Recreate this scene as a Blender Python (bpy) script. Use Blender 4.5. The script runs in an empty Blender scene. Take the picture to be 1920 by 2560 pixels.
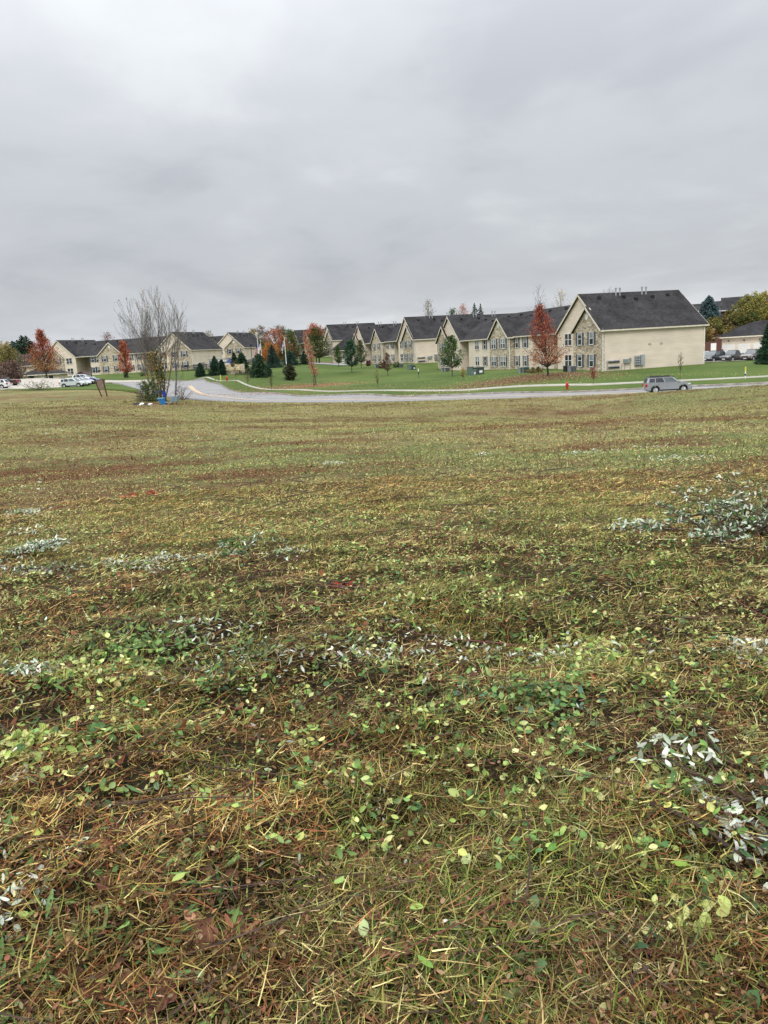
import bpy, bmesh, math, random
import numpy as np
from mathutils import Vector, Matrix, noise as mnoise
random.seed(7); RNG = np.random.default_rng(11)
R = math.radians
sc = bpy.context.scene
COL = sc.collection
# ------------------------------------------------------------------ camera, world, light
FOC, PITCH, ROLL = 1923.0, R(11.812), R(3.35)
cam = bpy.data.cameras.new("camera"); camo = bpy.data.objects.new("camera", cam); COL.objects.link(camo)
cam.sensor_fit = 'VERTICAL'; cam.sensor_height = 32.0; cam.lens = 32.0*FOC/2560
cam.clip_start = 0.05; cam.clip_end = 6000
camo.rotation_euler = (Matrix.Rotation(R(90)-PITCH, 3, 'X') @ Matrix.Rotation(-ROLL, 3, 'Z')).to_euler()
sc.camera = camo
sc.view_settings.view_transform = 'Standard'; sc.view_settings.look = 'None'
sc.view_settings.gamma = 1; sc.view_settings.exposure = 0.0
w = bpy.data.worlds.new("World"); sc.world = w; w.use_nodes = True
wn, wl = w.node_tree.nodes, w.node_tree.links
def N(t, **k):
    n = wn.new(t)
    for a, b in k.items(): setattr(n, a, b)
    return n
def wm(op, a, b=None, c=None):
    n = N('ShaderNodeMath', operation=op)
    for i, v in enumerate((a, b, c)):
        if v is None: continue
        if isinstance(v, (int, float)): n.inputs[i].default_value = v
        else: wl.new(v, n.inputs[i])
    return n.outputs[0]
bg = wn['Background']
tc = N('ShaderNodeTexCoord'); sep = N('ShaderNodeSeparateXYZ'); wl.new(tc.outputs['Generated'], sep.inputs[0])
X_, Y_, Z_ = sep.outputs
zc = wm('MAXIMUM', Z_, 0.0)
den = wm('ADD', zc, 0.2)
cmb = N('ShaderNodeCombineXYZ'); wl.new(wm('DIVIDE', X_, den), cmb.inputs[0]); wl.new(wm('DIVIDE', Y_, den), cmb.inputs[1])
mp = N('ShaderNodeMapping'); wl.new(cmb.outputs[0], mp.inputs[0]); mp.inputs['Scale'].default_value = (1.05, .95, 1); mp.inputs['Location'].default_value = (2.3, 1.9, 0)
mp.inputs['Rotation'].default_value = (0, 0, .35)
n1 = N('ShaderNodeTexNoise'); wl.new(mp.outputs[0], n1.inputs[0]); n1.inputs['Scale'].default_value = 1.0; n1.inputs['Detail'].default_value = 8; n1.inputs['Roughness'].default_value = .5; n1.inputs['Distortion'].default_value = .5
n2 = N('ShaderNodeTexNoise'); wl.new(mp.outputs[0], n2.inputs[0]); n2.inputs['Scale'].default_value = 3.1; n2.inputs['Detail'].default_value = 5; n2.inputs['Distortion'].default_value = .3
mixn = wm('ADD', wm('MULTIPLY', n1.outputs[0], .75), wm('MULTIPLY', n2.outputs[0], .25))
ramp = N('ShaderNodeValToRGB'); wl.new(mixn, ramp.inputs[0]); cr = ramp.color_ramp; cr.interpolation = 'EASE'
cr.elements[0].position = .34; cr.elements[0].color = (.490, .508, .548, 1)
cr.elements[1].position = .68; cr.elements[1].color = (.695, .722, .745, 1)
e = cr.elements.new(.5); e.color = (.585, .605, .640, 1)
# bright gap of sky low on the horizon, brighter cloud overhead
el = wm('ADD', 1.0, wm('MULTIPLY', wm('POWER', zc, 2.6), 6.0))
lowb = N('ShaderNodeMapRange'); wl.new(wm('ADD', Z_, wm('MULTIPLY', wm('SUBTRACT', n2.outputs[0], .5), .10)), lowb.inputs[0])
lowb.inputs[1].default_value = .0; lowb.inputs[2].default_value = .085; lowb.inputs[3].default_value = .34; lowb.inputs[4].default_value = 0.0
lowb.interpolation_type = 'SMOOTHSTEP'
dimb = N('ShaderNodeMapRange'); dimb.interpolation_type = 'SMOOTHSTEP'; wl.new(Z_, dimb.inputs[0])
dimb.inputs[1].default_value = .02; dimb.inputs[2].default_value = .24; dimb.inputs[3].default_value = .93; dimb.inputs[4].default_value = 1.0
mul = N('ShaderNodeVectorMath', operation='SCALE'); wl.new(ramp.outputs[0], mul.inputs[0]); wl.new(wm('MULTIPLY', wm('ADD', el, lowb.outputs[0]), dimb.outputs[0]), mul.inputs['Scale'])
sky = N('ShaderNodeTexSky', sky_type='NISHITA'); sky.sun_disc = False; sky.sun_elevation = R(42); sky.sun_rotation = R(200)
mx = N('ShaderNodeMixRGB'); mx.inputs[0].default_value = .93
skys = N('ShaderNodeVectorMath', operation='SCALE'); wl.new(sky.outputs[0], skys.inputs[0]); skys.inputs['Scale'].default_value = 0.1
wl.new(skys.outputs[0], mx.inputs[1]); wl.new(mul.outputs[0], mx.inputs[2]); wl.new(mx.outputs[0], bg.inputs[0]); bg.inputs[1].default_value = 1.0
sun = bpy.data.lights.new("sun", 'SUN'); sun.energy = 1.3; sun.angle = R(22); sun.color = (1, .96, .9)
suno = bpy.data.objects.new("sun", sun); COL.objects.link(suno)
suno.rotation_euler = (R(48), 0, R(-200+180))
# ------------------------------------------------------------------ photo geometry -> world
_f = np.array([0, math.cos(PITCH), -math.sin(PITCH)]); _u = np.array([0, math.sin(PITCH), math.cos(PITCH)]); _r = np.array([1., 0, 0])
_R = math.cos(ROLL)*_r - math.sin(ROLL)*_u; _U = math.sin(ROLL)*_r + math.cos(ROLL)*_u
def ray(px, py): return (px-960)/FOC*_R + (1280-py)/FOC*_U + _f
def at(px, py, Y):
    d = ray(px, py); return d*Y/d[1]
BP = {1: (28.646, 99.001, -4.244, -14.368), 2: (8.507, 170.336, -3.174, -17.477), 3: (-12.961, 246.651, -1.068, -21.877),
      4: (-48.639, 209.009, -2.032, -71.758), 5: (-41.213, 250.092, -1.613, -73.092)}
def bpt(k, u, v):
    x, y, z, a = BP[k]; a = R(a)
    return (x+math.sin(a)*u+math.cos(a)*v, y+math.cos(a)*u-math.sin(a)*v, z)
ctl = []
for x in (-60, -30, -12, 0, 12, 30, 60): ctl += [(x, -40, -1.3), (x, -8, -1.5)]
for x in (-14, -5, 0, 5, 14): ctl += [(x, 0, -1.6), (x, 5, -1.76), (x, 10, -2.0-.004*x), (x, 20, -2.68-.008*x)]
for x, y, z in ((-25, 40, -3.0), (-10, 40, -3.45), (0, 40, -3.85), (12, 40, -4.0), (26, 40, -3.85), (-36, 62, -3.15), (-20, 60, -3.75), (-8, 60, -4.5), (2, 60, -4.9), (12, 60, -5.0), (24, 60, -4.7),
                (34, 55, -4.5), (60, 60, -4.6), (-55, 80, -3.1), (-80, 60, -2.9), (-50, 30, -2.6), (50, 25, -3.0), (-90, 120, -3.0), (90, 70, -5.2), (90, 110, -4.6)): ctl.append((x, y, z))
for px, py, Y in ((1400,982,80.5),(1725,966.5,78.7),(1920,958,77.2),(1000,992,89),(740,990.6,101),(600,983,113),(560,967.5,127),(525,954,142),(487,952,150),(419,950,160),
                  (458,994.7,95),(518,1001,92),(640,1005.5,88),(1000,1003,81),(1400,992,72.5),(1700,984,70.3),(1920,972,68.5),(345,973,118),(314,959,150),(290,954,168),(100,960.3,175),(100,972,138),(0,974,135),(185,968.5,137),
                  (1160,979,89),(1480,967,84),(1750,952,83.5),(1920,943,83),(960,981,94),(740,978,107),(600,953.5,130),(520,944.8,145),
                  (1370,942,93),(1131,942.5,115),(880,933,149),(970,941.5,135),(791,965,121),(904,922,168),(846,919,185),(797,909,205),(650,947,140),(726,953,138),(685,921,170),(725,915,185),(585,936,150),
                  (1700,977.5,67.6),(1550,987,68.6),(1920,964,65.8),(1400,992,70.2),(1385,1022,62),(1395,1046,56),(395,1007,80),(200,985,100),
                  (1820,907.6,112),(1780,899,128),(1880,889,150),(1790,893,150),(100,949,170),(30,940,215)): ctl.append(tuple(at(px, py, Y)))
for k, us in ((1, (0, 32, 64)), (2, (0, 24, 48)), (3, (0, 24, 48)), (4, (0, 24, 48)), (5, (0, 24))):
    for u in us: ctl += [bpt(k, u, -1), bpt(k, u, 16)]
ctl += [(75, 190, 3.2), (95, 190, 4.5), (62, 184, 2.0), (110, 150, -2), (120, 210, 5), (90, 260, 7), (40, 240, 0), (0, 320, 0), (-60, 330, 0), (-150, 230, .5), (-170, 160, -1.5), (-200, 320, 3), (150, 330, 6), (0, 420, 0), (-250, 420, 2), (200, 420, 4),
        (0, -200, -1), (-200, 0, -2), (200, 0, -3)]
CT = np.array(ctl)
def _tk(a, b):
    d2 = ((a[:, None, :]-b[None])**2).sum(-1)+1e-9
    return .5*d2*np.log(d2)
_c = CT[:, :2]/100; n_ = len(_c)
A = np.zeros((n_+3, n_+3)); A[:n_, :n_] = _tk(_c, _c)+np.eye(n_)*2e-5; A[:n_, n_] = 1; A[:n_, n_+1:] = _c; A[n_:, :n_] = A[:n_, n_:].T
SOL = np.linalg.solve(A, np.concatenate([CT[:, 2], [0, 0, 0]]))
def hgt(x, y):
    x = np.atleast_1d(np.asarray(x, float)); y = np.atleast_1d(np.asarray(y, float)); sh = x.shape
    q = np.stack([x.ravel(), y.ravel()], -1)/100; out = np.zeros(len(q))
    r = np.hypot(q[:, 0], q[:, 1]); k = np.clip(4.2/np.maximum(r, 1e-6), 0, 1); qq = q*k[:, None]
    for i in range(0, len(q), 20000):
        s = slice(i, i+20000)
        out[s] = _tk(qq[s], _c)@SOL[:n_]+SOL[n_]+qq[s]@SOL[n_+1:]
    return out.reshape(sh)
def H1(x, y): return float(hgt(x, y)[0])
def gp(px, Y, dz=0):
    """ground point below the image column px at distance Y"""
    z = -4.
    for _ in range(6):
        py = 880-(px-960)*.0585; py -= z/Y*FOC
        p = at(px, py, Y); z = H1(p[0], p[1])
    return Vector((p[0], p[1], z+dz))
def hit(px, py):
    d = ray(px, py); d = d/d[1]
    Ys = np.geomspace(1.0, 300, 900); g = hgt(d[0]*Ys, Ys)-d[2]*Ys
    i = int(np.argmax(g > 0)) or 899
    return Vector((d[0]*Ys[i], Ys[i], g[i]+d[2]*Ys[i]))
# ------------------------------------------------------------------ numpy noise
def _h(i, j, s):
    n = (i.astype(np.int64)*374761393+j.astype(np.int64)*668265263+s*1442695041) & 0x7fffffff
    n = ((n ^ (n >> 13))*1274126177) & 0x7fffffff
    return ((n ^ (n >> 16)) & 0xffff)/65535.
def vn(x, y, s=0):
    i, j = np.floor(x), np.floor(y); fx, fy = x-i, y-j; fx = fx*fx*(3-2*fx); fy = fy*fy*(3-2*fy)
    a, b, c, d = _h(i, j, s), _h(i+1, j, s), _h(i, j+1, s), _h(i+1, j+1, s)
    return (a*(1-fx)+b*fx)*(1-fy)+(c*(1-fx)+d*fx)*fy
def fbm(x, y, s=0, o=4):
    t = 0; a = .5
    for k in range(o): t = t+a*vn(x*2**k+k*7.3, y*2**k+k*3.1, s+k); a *= .5
    return t/(1-.5**o)
def sst(v, a, b):
    t = np.clip((v-a)/(b-a), 0, 1); return t*t*(3-2*t)
# ------------------------------------------------------------------ materials
MATS = {}
def mat(name, build):
    if name in MATS: return MATS[name]
    m = bpy.data.materials.new(name); m.use_nodes = True; MATS[name] = m
    nt = m.node_tree; b = nt.nodes['Principled BSDF']; build(nt, b); return m
def nd(nt, t, ins=None, **k):
    n = nt.nodes.new(t)
    for a, b in k.items(): setattr(n, a, b)
    for a, b in (ins or {}).items():
        if isinstance(b, bpy.types.NodeSocket): nt.links.new(b, n.inputs[a])
        else: n.inputs[a].default_value = b
    return n
def rgba(c): return (c[0], c[1], c[2], 1)
def noisy(name, c1, c2, scale=3, rough=.7, spec=.3, bump=0, detail=5, metal=0, coat=0, stretch=(1, 1, 1), lo=.35, hi=.65):
    def f(nt, b):
        co = nd(nt, 'ShaderNodeTexCoord'); mpn = nd(nt, 'ShaderNodeMapping', {0: co.outputs['Object'], 'Scale': stretch})
        n = nd(nt, 'ShaderNodeTexNoise', {0: mpn.outputs[0], 'Scale': scale, 'Detail': detail})
        r = nd(nt, 'ShaderNodeValToRGB', {0: n.outputs[0]}); e = r.color_ramp.elements
        e[0].position, e[0].color, e[1].position, e[1].color = lo, rgba(c1), hi, rgba(c2)
        nt.links.new(r.outputs[0], b.inputs['Base Color']); b.inputs['Roughness'].default_value = rough
        b.inputs['Specular IOR Level'].default_value = spec; b.inputs['Metallic'].default_value = metal; b.inputs['Coat Weight'].default_value = coat
        if bump:
            bn = nd(nt, 'ShaderNodeBump', {'Height': n.outputs[0], 'Strength': bump, 'Distance': .05}); nt.links.new(bn.outputs[0], b.inputs['Normal'])
    return mat(name, f)
def siding(name, c):
    def f(nt, b):
        co = nd(nt, 'ShaderNodeTexCoord'); s = nd(nt, 'ShaderNodeSeparateXYZ', {0: co.outputs['Object']})
        m = nd(nt, 'ShaderNodeMath', {0: s.outputs[2], 1: 5.2}, operation='MULTIPLY'); fr = nd(nt, 'ShaderNodeMath', {0: m.outputs[0]}, operation='FRACT')
        r = nd(nt, 'ShaderNodeValToRGB', {0: fr.outputs[0]}); e = r.color_ramp.elements
        e[0].position, e[0].color = 0, (.62, .62, .62, 1); e[1].position, e[1].color = .16, (1, 1, 1, 1)
        mpn = nd(nt, 'ShaderNodeMapping', {0: co.outputs['Object'], 'Scale': (.35, .35, 1.2)})
        n = nd(nt, 'ShaderNodeTexNoise', {0: mpn.outputs[0], 'Scale': 1.1, 'Detail': 6})
        r2 = nd(nt, 'ShaderNodeValToRGB', {0: n.outputs[0]}); q = r2.color_ramp.elements
        q[0].position, q[0].color, q[1].position, q[1].color = .3, rgba([v*.86 for v in c]), .7, rgba([v*1.06 for v in c])
        x = nd(nt, 'ShaderNodeMixRGB', {0: .8, 1: r2.outputs[0], 2: r.outputs[0]}, blend_type='MULTIPLY')
        nt.links.new(x.outputs[0], b.inputs['Base Color']); b.inputs['Roughness'].default_value = .55
        bn = nd(nt, 'ShaderNodeBump', {'Height': fr.outputs[0], 'Strength': .35, 'Distance': .02}); nt.links.new(bn.outputs[0], b.inputs['Normal'])
    return mat(name, f)
def stonem(name, sc_=(3.0, 2.1, 5.5)):
    def f(nt, b):
        co = nd(nt, 'ShaderNodeTexCoord'); mpn = nd(nt, 'ShaderNodeMapping', {0: co.outputs['Object'], 'Scale': sc_})
        v = nd(nt, 'ShaderNodeTexVoronoi', {0: mpn.outputs[0], 'Scale': 1.0, 'Randomness': .85})
        v2 = nd(nt, 'ShaderNodeTexVoronoi', {0: mpn.outputs[0], 'Scale': 1.0, 'Randomness': .85}, feature='DISTANCE_TO_EDGE')
        sv = nd(nt, 'ShaderNodeSeparateColor', {0: v.outputs['Color']})
        r = nd(nt, 'ShaderNodeValToRGB', {0: sv.outputs[0]}); e = r.color_ramp.elements
        e[0].position, e[0].color, e[1].position, e[1].color = 0, (.27, .20, .125, 1), 1, (.70, .62, .47, 1)
        for p, c in ((.3, (.46, .38, .26)), (.55, (.60, .51, .36)), (.75, (.50, .44, .34))): q = r.color_ramp.elements.new(p); q.color = rgba(c)
        n = nd(nt, 'ShaderNodeTexNoise', {0: co.outputs['Object'], 'Scale': 14, 'Detail': 4})
        x0 = nd(nt, 'ShaderNodeMixRGB', {0: .35, 1: r.outputs[0], 2: n.outputs[0]}, blend_type='OVERLAY')
        m = nd(nt, 'ShaderNodeMapRange', {0: v2.outputs[0], 1: .0, 2: .09})
        x = nd(nt, 'ShaderNodeMixRGB', {0: m.outputs[0], 1: (.24, .21, .17, 1), 2: x0.outputs[0]})
        nt.links.new(x.outputs[0], b.inputs['Base Color']); b.inputs['Roughness'].default_value = .85
        bn = nd(nt, 'ShaderNodeBump', {'Height': m.outputs[0], 'Strength': .6, 'Distance': .04}); nt.links.new(bn.outputs[0], b.inputs['Normal'])
    return mat(name, f)
def shingle(name, c1, c2):
    def f(nt, b):
        co = nd(nt, 'ShaderNodeTexCoord'); n = nd(nt, 'ShaderNodeTexNoise', {0: co.outputs['Object'], 'Scale': .45, 'Detail': 8, 'Roughness': .62})
        s = nd(nt, 'ShaderNodeSeparateXYZ', {0: co.outputs['Object']}); m = nd(nt, 'ShaderNodeMath', {0: s.outputs[2], 1: 9.0}, operation='MULTIPLY'); fr = nd(nt, 'ShaderNodeMath', {0: m.outputs[0]}, operation='FRACT')
        r = nd(nt, 'ShaderNodeValToRGB', {0: n.outputs[0]}); e = r.color_ramp.elements
        e[0].position, e[0].color, e[1].position, e[1].color = .35, rgba(c1), .68, rgba(c2)
        v = nd(nt, 'ShaderNodeTexVoronoi', {0: co.outputs['Object'], 'Scale': 4.5}); sv = nd(nt, 'ShaderNodeSeparateColor', {0: v.outputs['Color']})
        k = nd(nt, 'ShaderNodeMapRange', {0: sv.outputs[0], 3: .72, 4: 1.25})
        x = nd(nt, 'ShaderNodeVectorMath', {0: r.outputs[0], 'Scale': k.outputs[0]}, operation='SCALE')
        nt.links.new(x.outputs[0], b.inputs['Base Color']); b.inputs['Roughness'].default_value = .92; b.inputs['Specular IOR Level'].default_value = .15
        bn = nd(nt, 'ShaderNodeBump', {'Height': fr.outputs[0], 'Strength': .3, 'Distance': .02}); nt.links.new(bn.outputs[0], b.inputs['Normal'])
    return mat(name, f)
def vcol(name, rough=.65, spec=.25, trans=0., bump=0):
    def f(nt, b):
        a = nd(nt, 'ShaderNodeAttribute', attribute_name='Col')
        nt.links.new(a.outputs['Color'], b.inputs['Base Color']); b.inputs['Roughness'].default_value = rough; b.inputs['Specular IOR Level'].default_value = spec
        if trans:
            t = nd(nt, 'ShaderNodeBsdfTranslucent', {0: a.outputs['Color']}); mxs = nd(nt, 'ShaderNodeMixShader', {0: trans, 1: b.outputs[0], 2: t.outputs[0]})
            nt.links.new(mxs.outputs[0], nt.nodes['Material Output'].inputs[0])
    return mat(name, f)
CREAM = siding('cream_siding', (.76, .655, .53)); TAN = siding('tan_siding', (.42, .345, .265))
STONE = stonem('field_stone'); ROOF = shingle('roof_shingle', (.020, .0188, .020), (.044, .042, .043))
TRIM = noisy('cream_trim', (.60, .54, .43), (.70, .64, .52), 2, .5); WHITE = noisy('white_paint', (.72, .72, .70), (.80, .80, .78), 2, .45)
SHUT = noisy('slate_shutter', (.075, .085, .105), (.105, .115, .14), 6, .6); BLIND = noisy('pane_blind', (.22, .245, .255), (.36, .385, .39), 1.5, .2, .5)
GLASS = noisy('dark_glass', (.02, .024, .03), (.05, .056, .066), 1.2, .08, .6); BLACK = noisy('black_vent', (.012, .012, .014), (.03, .03, .032), 5, .6)
GALV = noisy('galvanised', (.32, .34, .35), (.45, .47, .48), 4, .45, metal=.3); MAROON = noisy('maroon_panel', (.035, .012, .012), (.065, .022, .02), 2, .6)
GREYB = noisy('grey_box', (.20, .22, .225), (.28, .30, .305), 3, .5); DKMET = noisy('dark_metal', (.015, .016, .018), (.03, .03, .034), 6, .5)
GREENB = noisy('green_box', (.10, .15, .125), (.16, .21, .18), 3, .55); BARK = noisy('bark', (.045, .037, .03), (.12, .105, .09), 6, .9, .2, .5, stretch=(1, 1, .25))
BARKG = noisy('grey_bark', (.07, .06, .052), (.17, .155, .14), 5, .9, .2, .4, stretch=(1, 1, .2))
CONC = noisy('concrete', (.27, .26, .21), (.37, .355, .29), .8, .85, bump=.1, lo=.3, hi=.7)
LEAF = vcol('leaf_blades', .6, .14, .25); NEEDLE = vcol('needles', .7, .2); DRY = vcol('dry_stalks', .85, .05, .1); SOIL = None
# ------------------------------------------------------------------ mesh helpers
class MB:
    def __init__(s): s.v = []; s.f = []; s.m = []; s.mats = []
    def mi(s, m):
        if m not in s.mats: s.mats.append(m)
        return s.mats.index(m)
    def poly(s, pts, m):
        i = len(s.v); s.v += [tuple(p) for p in pts]; s.f.append(tuple(range(i, i+len(pts)))); s.m.append(s.mi(m))
    def hexa(s, p, m):
        i = len(s.v); s.v += [tuple(q) for q in p]; k = s.mi(m)
        for f in ((0, 3, 2, 1), (4, 5, 6, 7), (0, 1, 5, 4), (1, 2, 6, 5), (2, 3, 7, 6), (3, 0, 4, 7)): s.f.append(tuple(i+j for j in f)); s.m.append(k)
    def box(s, x0, x1, y0, y1, z0, z1, m): s.hexa([(x0, y0, z0), (x1, y0, z0), (x1, y1, z0), (x0, y1, z0), (x0, y0, z1), (x1, y0, z1), (x1, y1, z1), (x0, y1, z1)], m)
    def prism(s, out, ax, a, b, m):
        """outline of 2-d points extruded along axis ax from a to b"""
        def P(q, t): return (t, q[0], q[1]) if ax == 0 else ((q[0], t, q[1]) if ax == 1 else (q[0], q[1], t))
        n = len(out); i = len(s.v); s.v += [P(q, a) for q in out]+[P(q, b) for q in out]; k = s.mi(m)
        s.f.append(tuple(range(i, i+n))); s.f.append(tuple(range(i+2*n-1, i+n-1, -1))); s.m += [k, k]
        for j in range(n): s.f.append((i+j, i+(j+1) % n, i+n+(j+1) % n, i+n+j)); s.m.append(k)
    def tube(s, pts, rad, m, n=6, cap=True):
        pts = [Vector(p) for p in pts]; k = s.mi(m); i0 = len(s.v)
        for j, p in enumerate(pts):
            t = (pts[min(j+1, len(pts)-1)]-pts[max(j-1, 0)]).normalized(); a = t.cross(Vector((0, 0, 1)))
            if a.length < .05: a = t.cross(Vector((1, 0, 0)))
            a.normalize(); b = t.cross(a); r = rad[j] if isinstance(rad, (list, tuple)) else rad
            for q in range(n): an = 2*math.pi*q/n; s.v.append(tuple(p+a*math.cos(an)*r+b*math.sin(an)*r))
        for j in range(len(pts)-1):
            for q in range(n): s.f.append((i0+j*n+q, i0+j*n+(q+1) % n, i0+(j+1)*n+(q+1) % n, i0+(j+1)*n+q)); s.m.append(k)
        if cap:
            s.f.append(tuple(i0+q for q in range(n))); s.m.append(k); e = i0+(len(pts)-1)*n; s.f.append(tuple(e+q for q in range(n))); s.m.append(k)
    def lathe(s, prof, c, m, n=14, ax='z'):
        k = s.mi(m); i0 = len(s.v)
        for r, z in prof:
            for q in range(n):
                an = 2*math.pi*q/n; u, v = r*math.cos(an), r*math.sin(an)
                s.v.append((c[0]+u, c[1]+v, c[2]+z) if ax == 'z' else (c[0]+u, c[1]+z, c[2]+v))
        for j in range(len(prof)-1):
            for q in range(n): s.f.append((i0+j*n+q, i0+j*n+(q+1) % n, i0+(j+1)*n+(q+1) % n, i0+(j+1)*n+q)); s.m.append(k)
        for j in (0, len(prof)-1): s.f.append(tuple(i0+j*n+q for q in range(n))); s.m.append(k)
    def build(s, name, parent=None, loc=(0, 0, 0), rz=0, bevel=0, smooth=False):
        me = bpy.data.meshes.new(name); me.from_pydata(s.v, [], s.f)
        for m in s.mats: me.materials.append(m)
        me.polygons.foreach_set('material_index', s.m)
        bm = bmesh.new(); bm.from_mesh(me); bmesh.ops.recalc_face_normals(bm, faces=bm.faces)
        if bevel:
            bmesh.ops.remove_doubles(bm, verts=bm.verts, dist=1e-5)
            ed = [e for e in bm.edges if len(e.link_faces) == 2 and e.calc_face_angle(0) > .5]
            bmesh.ops.bevel(bm, geom=ed, offset=bevel, segments=2, affect='EDGES', clamp_overlap=True)
        bm.to_mesh(me); bm.free()
        if smooth: me.polygons.foreach_set('use_smooth', [True]*len(me.polygons))
        o = bpy.data.objects.new(name, me); COL.objects.link(o); o.location = loc; o.rotation_euler = (0, 0, rz)
        if parent: o.parent = parent
        return o
def tag(o, label=None, cat=None, group=None, kind=None):
    for k, v in (('label', label), ('category', cat), ('group', group), ('kind', kind)):
        if v: o[k] = v
    return o
def empty(name, loc, rz, label, cat, group=None):
    o = bpy.data.objects.new(name, None); COL.objects.link(o); o.location = loc; o.rotation_euler = (0, 0, rz); o.empty_display_size = .3
    return tag(o, label, cat, group)
def kids(o): return [c for c in bpy.data.objects if c.parent == o]
def copy_tree(o, parent=None, km=None):
    if km is None:
        km = {}
        for c in bpy.data.objects:
            if c.parent: km.setdefault(c.parent.name, []).append(c)
    c = o.copy(); COL.objects.link(c)
    if parent: c.parent = parent
    for ch in km.get(o.name, []): copy_tree(ch, c, km)
    return c
def npmesh(name, V, F, colr, m, parent=None, loc=(0, 0, 0), smooth=False):
    """V (n,3); F (m,k) all same k; colr (n,3)"""
    me = bpy.data.meshes.new(name); k = F.shape[1]
    me.vertices.add(len(V)); me.vertices.foreach_set('co', np.ascontiguousarray(V, np.float32).ravel())
    me.loops.add(F.size); me.loops.foreach_set('vertex_index', np.ascontiguousarray(F, np.int32).ravel())
    me.polygons.add(len(F)); me.polygons.foreach_set('loop_start', np.arange(0, F.size, k, dtype=np.int32)); me.polygons.foreach_set('loop_total', np.full(len(F), k, np.int32))
    if smooth: me.polygons.foreach_set('use_smooth', np.ones(len(F), bool))
    me.update(calc_edges=True)
    if colr is not None:
        a = me.color_attributes.new('Col', 'FLOAT_COLOR', 'POINT'); c4 = np.ones((len(V), 4), np.float32); c4[:, :3] = np.clip(colr, 0, 1); a.data.foreach_set('color', c4.ravel())
    me.materials.append(m); o = bpy.data.objects.new(name, me); COL.objects.link(o); o.location = loc
    if parent: o.parent = parent
    return o
def unit(v): return v/np.maximum(np.linalg.norm(v, axis=-1, keepdims=True), 1e-9)
def cards(C, s, colr, dirs=None, aspect=1.6, rng=RNG):
    """small pointed leaves (two triangles folded as a quad) at C (n,3) of size s (n,)"""
    n = len(C); d = unit(rng.normal(size=(n, 3))) if dirs is None else unit(dirs)
    b = unit(np.cross(d, unit(rng.normal(size=(n, 3))))); s = np.broadcast_to(s, (n,))[:, None]
    V = np.stack([C-d*s*.5, C+b*s*.5/aspect-d*s*.05, C+d*s*.5, C-b*s*.5/aspect-d*s*.05], 1).reshape(-1, 3)
    F = np.arange(4*n).reshape(n, 4); return V, F, np.repeat(colr, 4, 0)
def pick(cols, n, jit=.12, rng=RNG, p=None):
    cols = np.array(cols, float); i = rng.choice(len(cols), n, p=p); return cols[i]*(1+rng.normal(size=(n, 1))*jit)*(1+rng.normal(size=(n, 3))*jit*.3)
# ------------------------------------------------------------------ the setting: field, lawn, road, paths
def struct(o): return tag(o, kind='structure')
NEAR = [(-1500, 120), (-400, 134), (0, 134), (60, 133), (120, 124), (200, 117), (270, 115), (345, 111), (400, 100), (458, 95), (518, 92), (640, 88), (1000, 81.3), (1400, 72.5), (1700, 70.3), (1920, 68.5), (2400, 66), (4200, 60)]
FAR = [(-1500, 176), (-400, 176), (262, 174), (330, 169.5), (419, 158.5), (487, 150), (525, 142), (560, 127), (600, 113), (740, 101), (1000, 89), (1400, 80.5), (1725, 78.7), (1920, 77.2), (2400, 75), (4200, 70)]
ROADN = [(200, 161), (262, 160), (290, 157), (318, 148), (332, 135), (345, 120), (362, 112), (400, 101), (458, 95), (518, 92), (640, 88), (1000, 81.3), (1400, 72.5), (1700, 70.3), (1920, 68.5), (2400, 66), (4200, 60)]
def interp(pl, px): return np.interp(px, [a for a, b in pl], [b for a, b in pl])
def smooth_interp(pl, px):
    v = 0
    for k in np.linspace(-1, 1, 9): v = v+interp(pl, px+k*22)
    return v/9
def colxy(px, Y):
    """world x of image column px at distance Y, on ground near the horizon"""
    py = 960-(px-960)*.0585; d = (px-960)/FOC*_R[0], (px-960)/FOC*_R[1]
    rx = (px-960)/FOC*_R[0]+(1280-py)/FOC*_U[0]; ry = (px-960)/FOC*_R[1]+(1280-py)/FOC*_U[1]+_f[1]
    return rx/ry*Y
def grid(name, P, m, wrap=False):
    """P (a,b,3) -> mesh"""
    a, b = P.shape[:2]; i = np.arange(a*b).reshape(a, b)
    F = np.stack([i[:-1, :-1], i[:-1, 1:], i[1:, 1:], i[1:, :-1]], -1).reshape(-1, 4)
    return P.reshape(-1, 3), F
# --- patchy colour of the mown field: brown stalk patches given by place and extent, plus natural variation
BROWN = []
for px, py, rx, ry, s in ((160, 1185, 330, 26, 1), (640, 1190, 420, 20, .75), (330, 1238, 420, 15, .9), (980, 1165, 180, 16, .6), (950, 1252, 110, 18, 1), (230, 1098, 260, 14, .7), (1390, 1032, 150, 9, .9), (1490, 1058, 120, 7, .8), (1700, 1108, 130, 9, 1), (1240, 1180, 120, 10, .6),
                          (470, 1145, 240, 12, .6), (1180, 1030, 130, 7, .5), (420, 1010, 90, 6, .9), (1020, 1420, 160, 14, .9), (640, 1290, 160, 8, .7), (1430, 1155, 90, 8, .5), (860, 1128, 120, 9, .6), (1780, 1205, 120, 9, .5), (1500, 1370, 200, 12, .6)):
    a, b = hit(px, py-ry), hit(px, py+ry); c = hit(px, py); BROWN.append((c.x, c.y, rx/FOC*c.y*1.02, abs(a.y-b.y)/2+.2, s))
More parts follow.
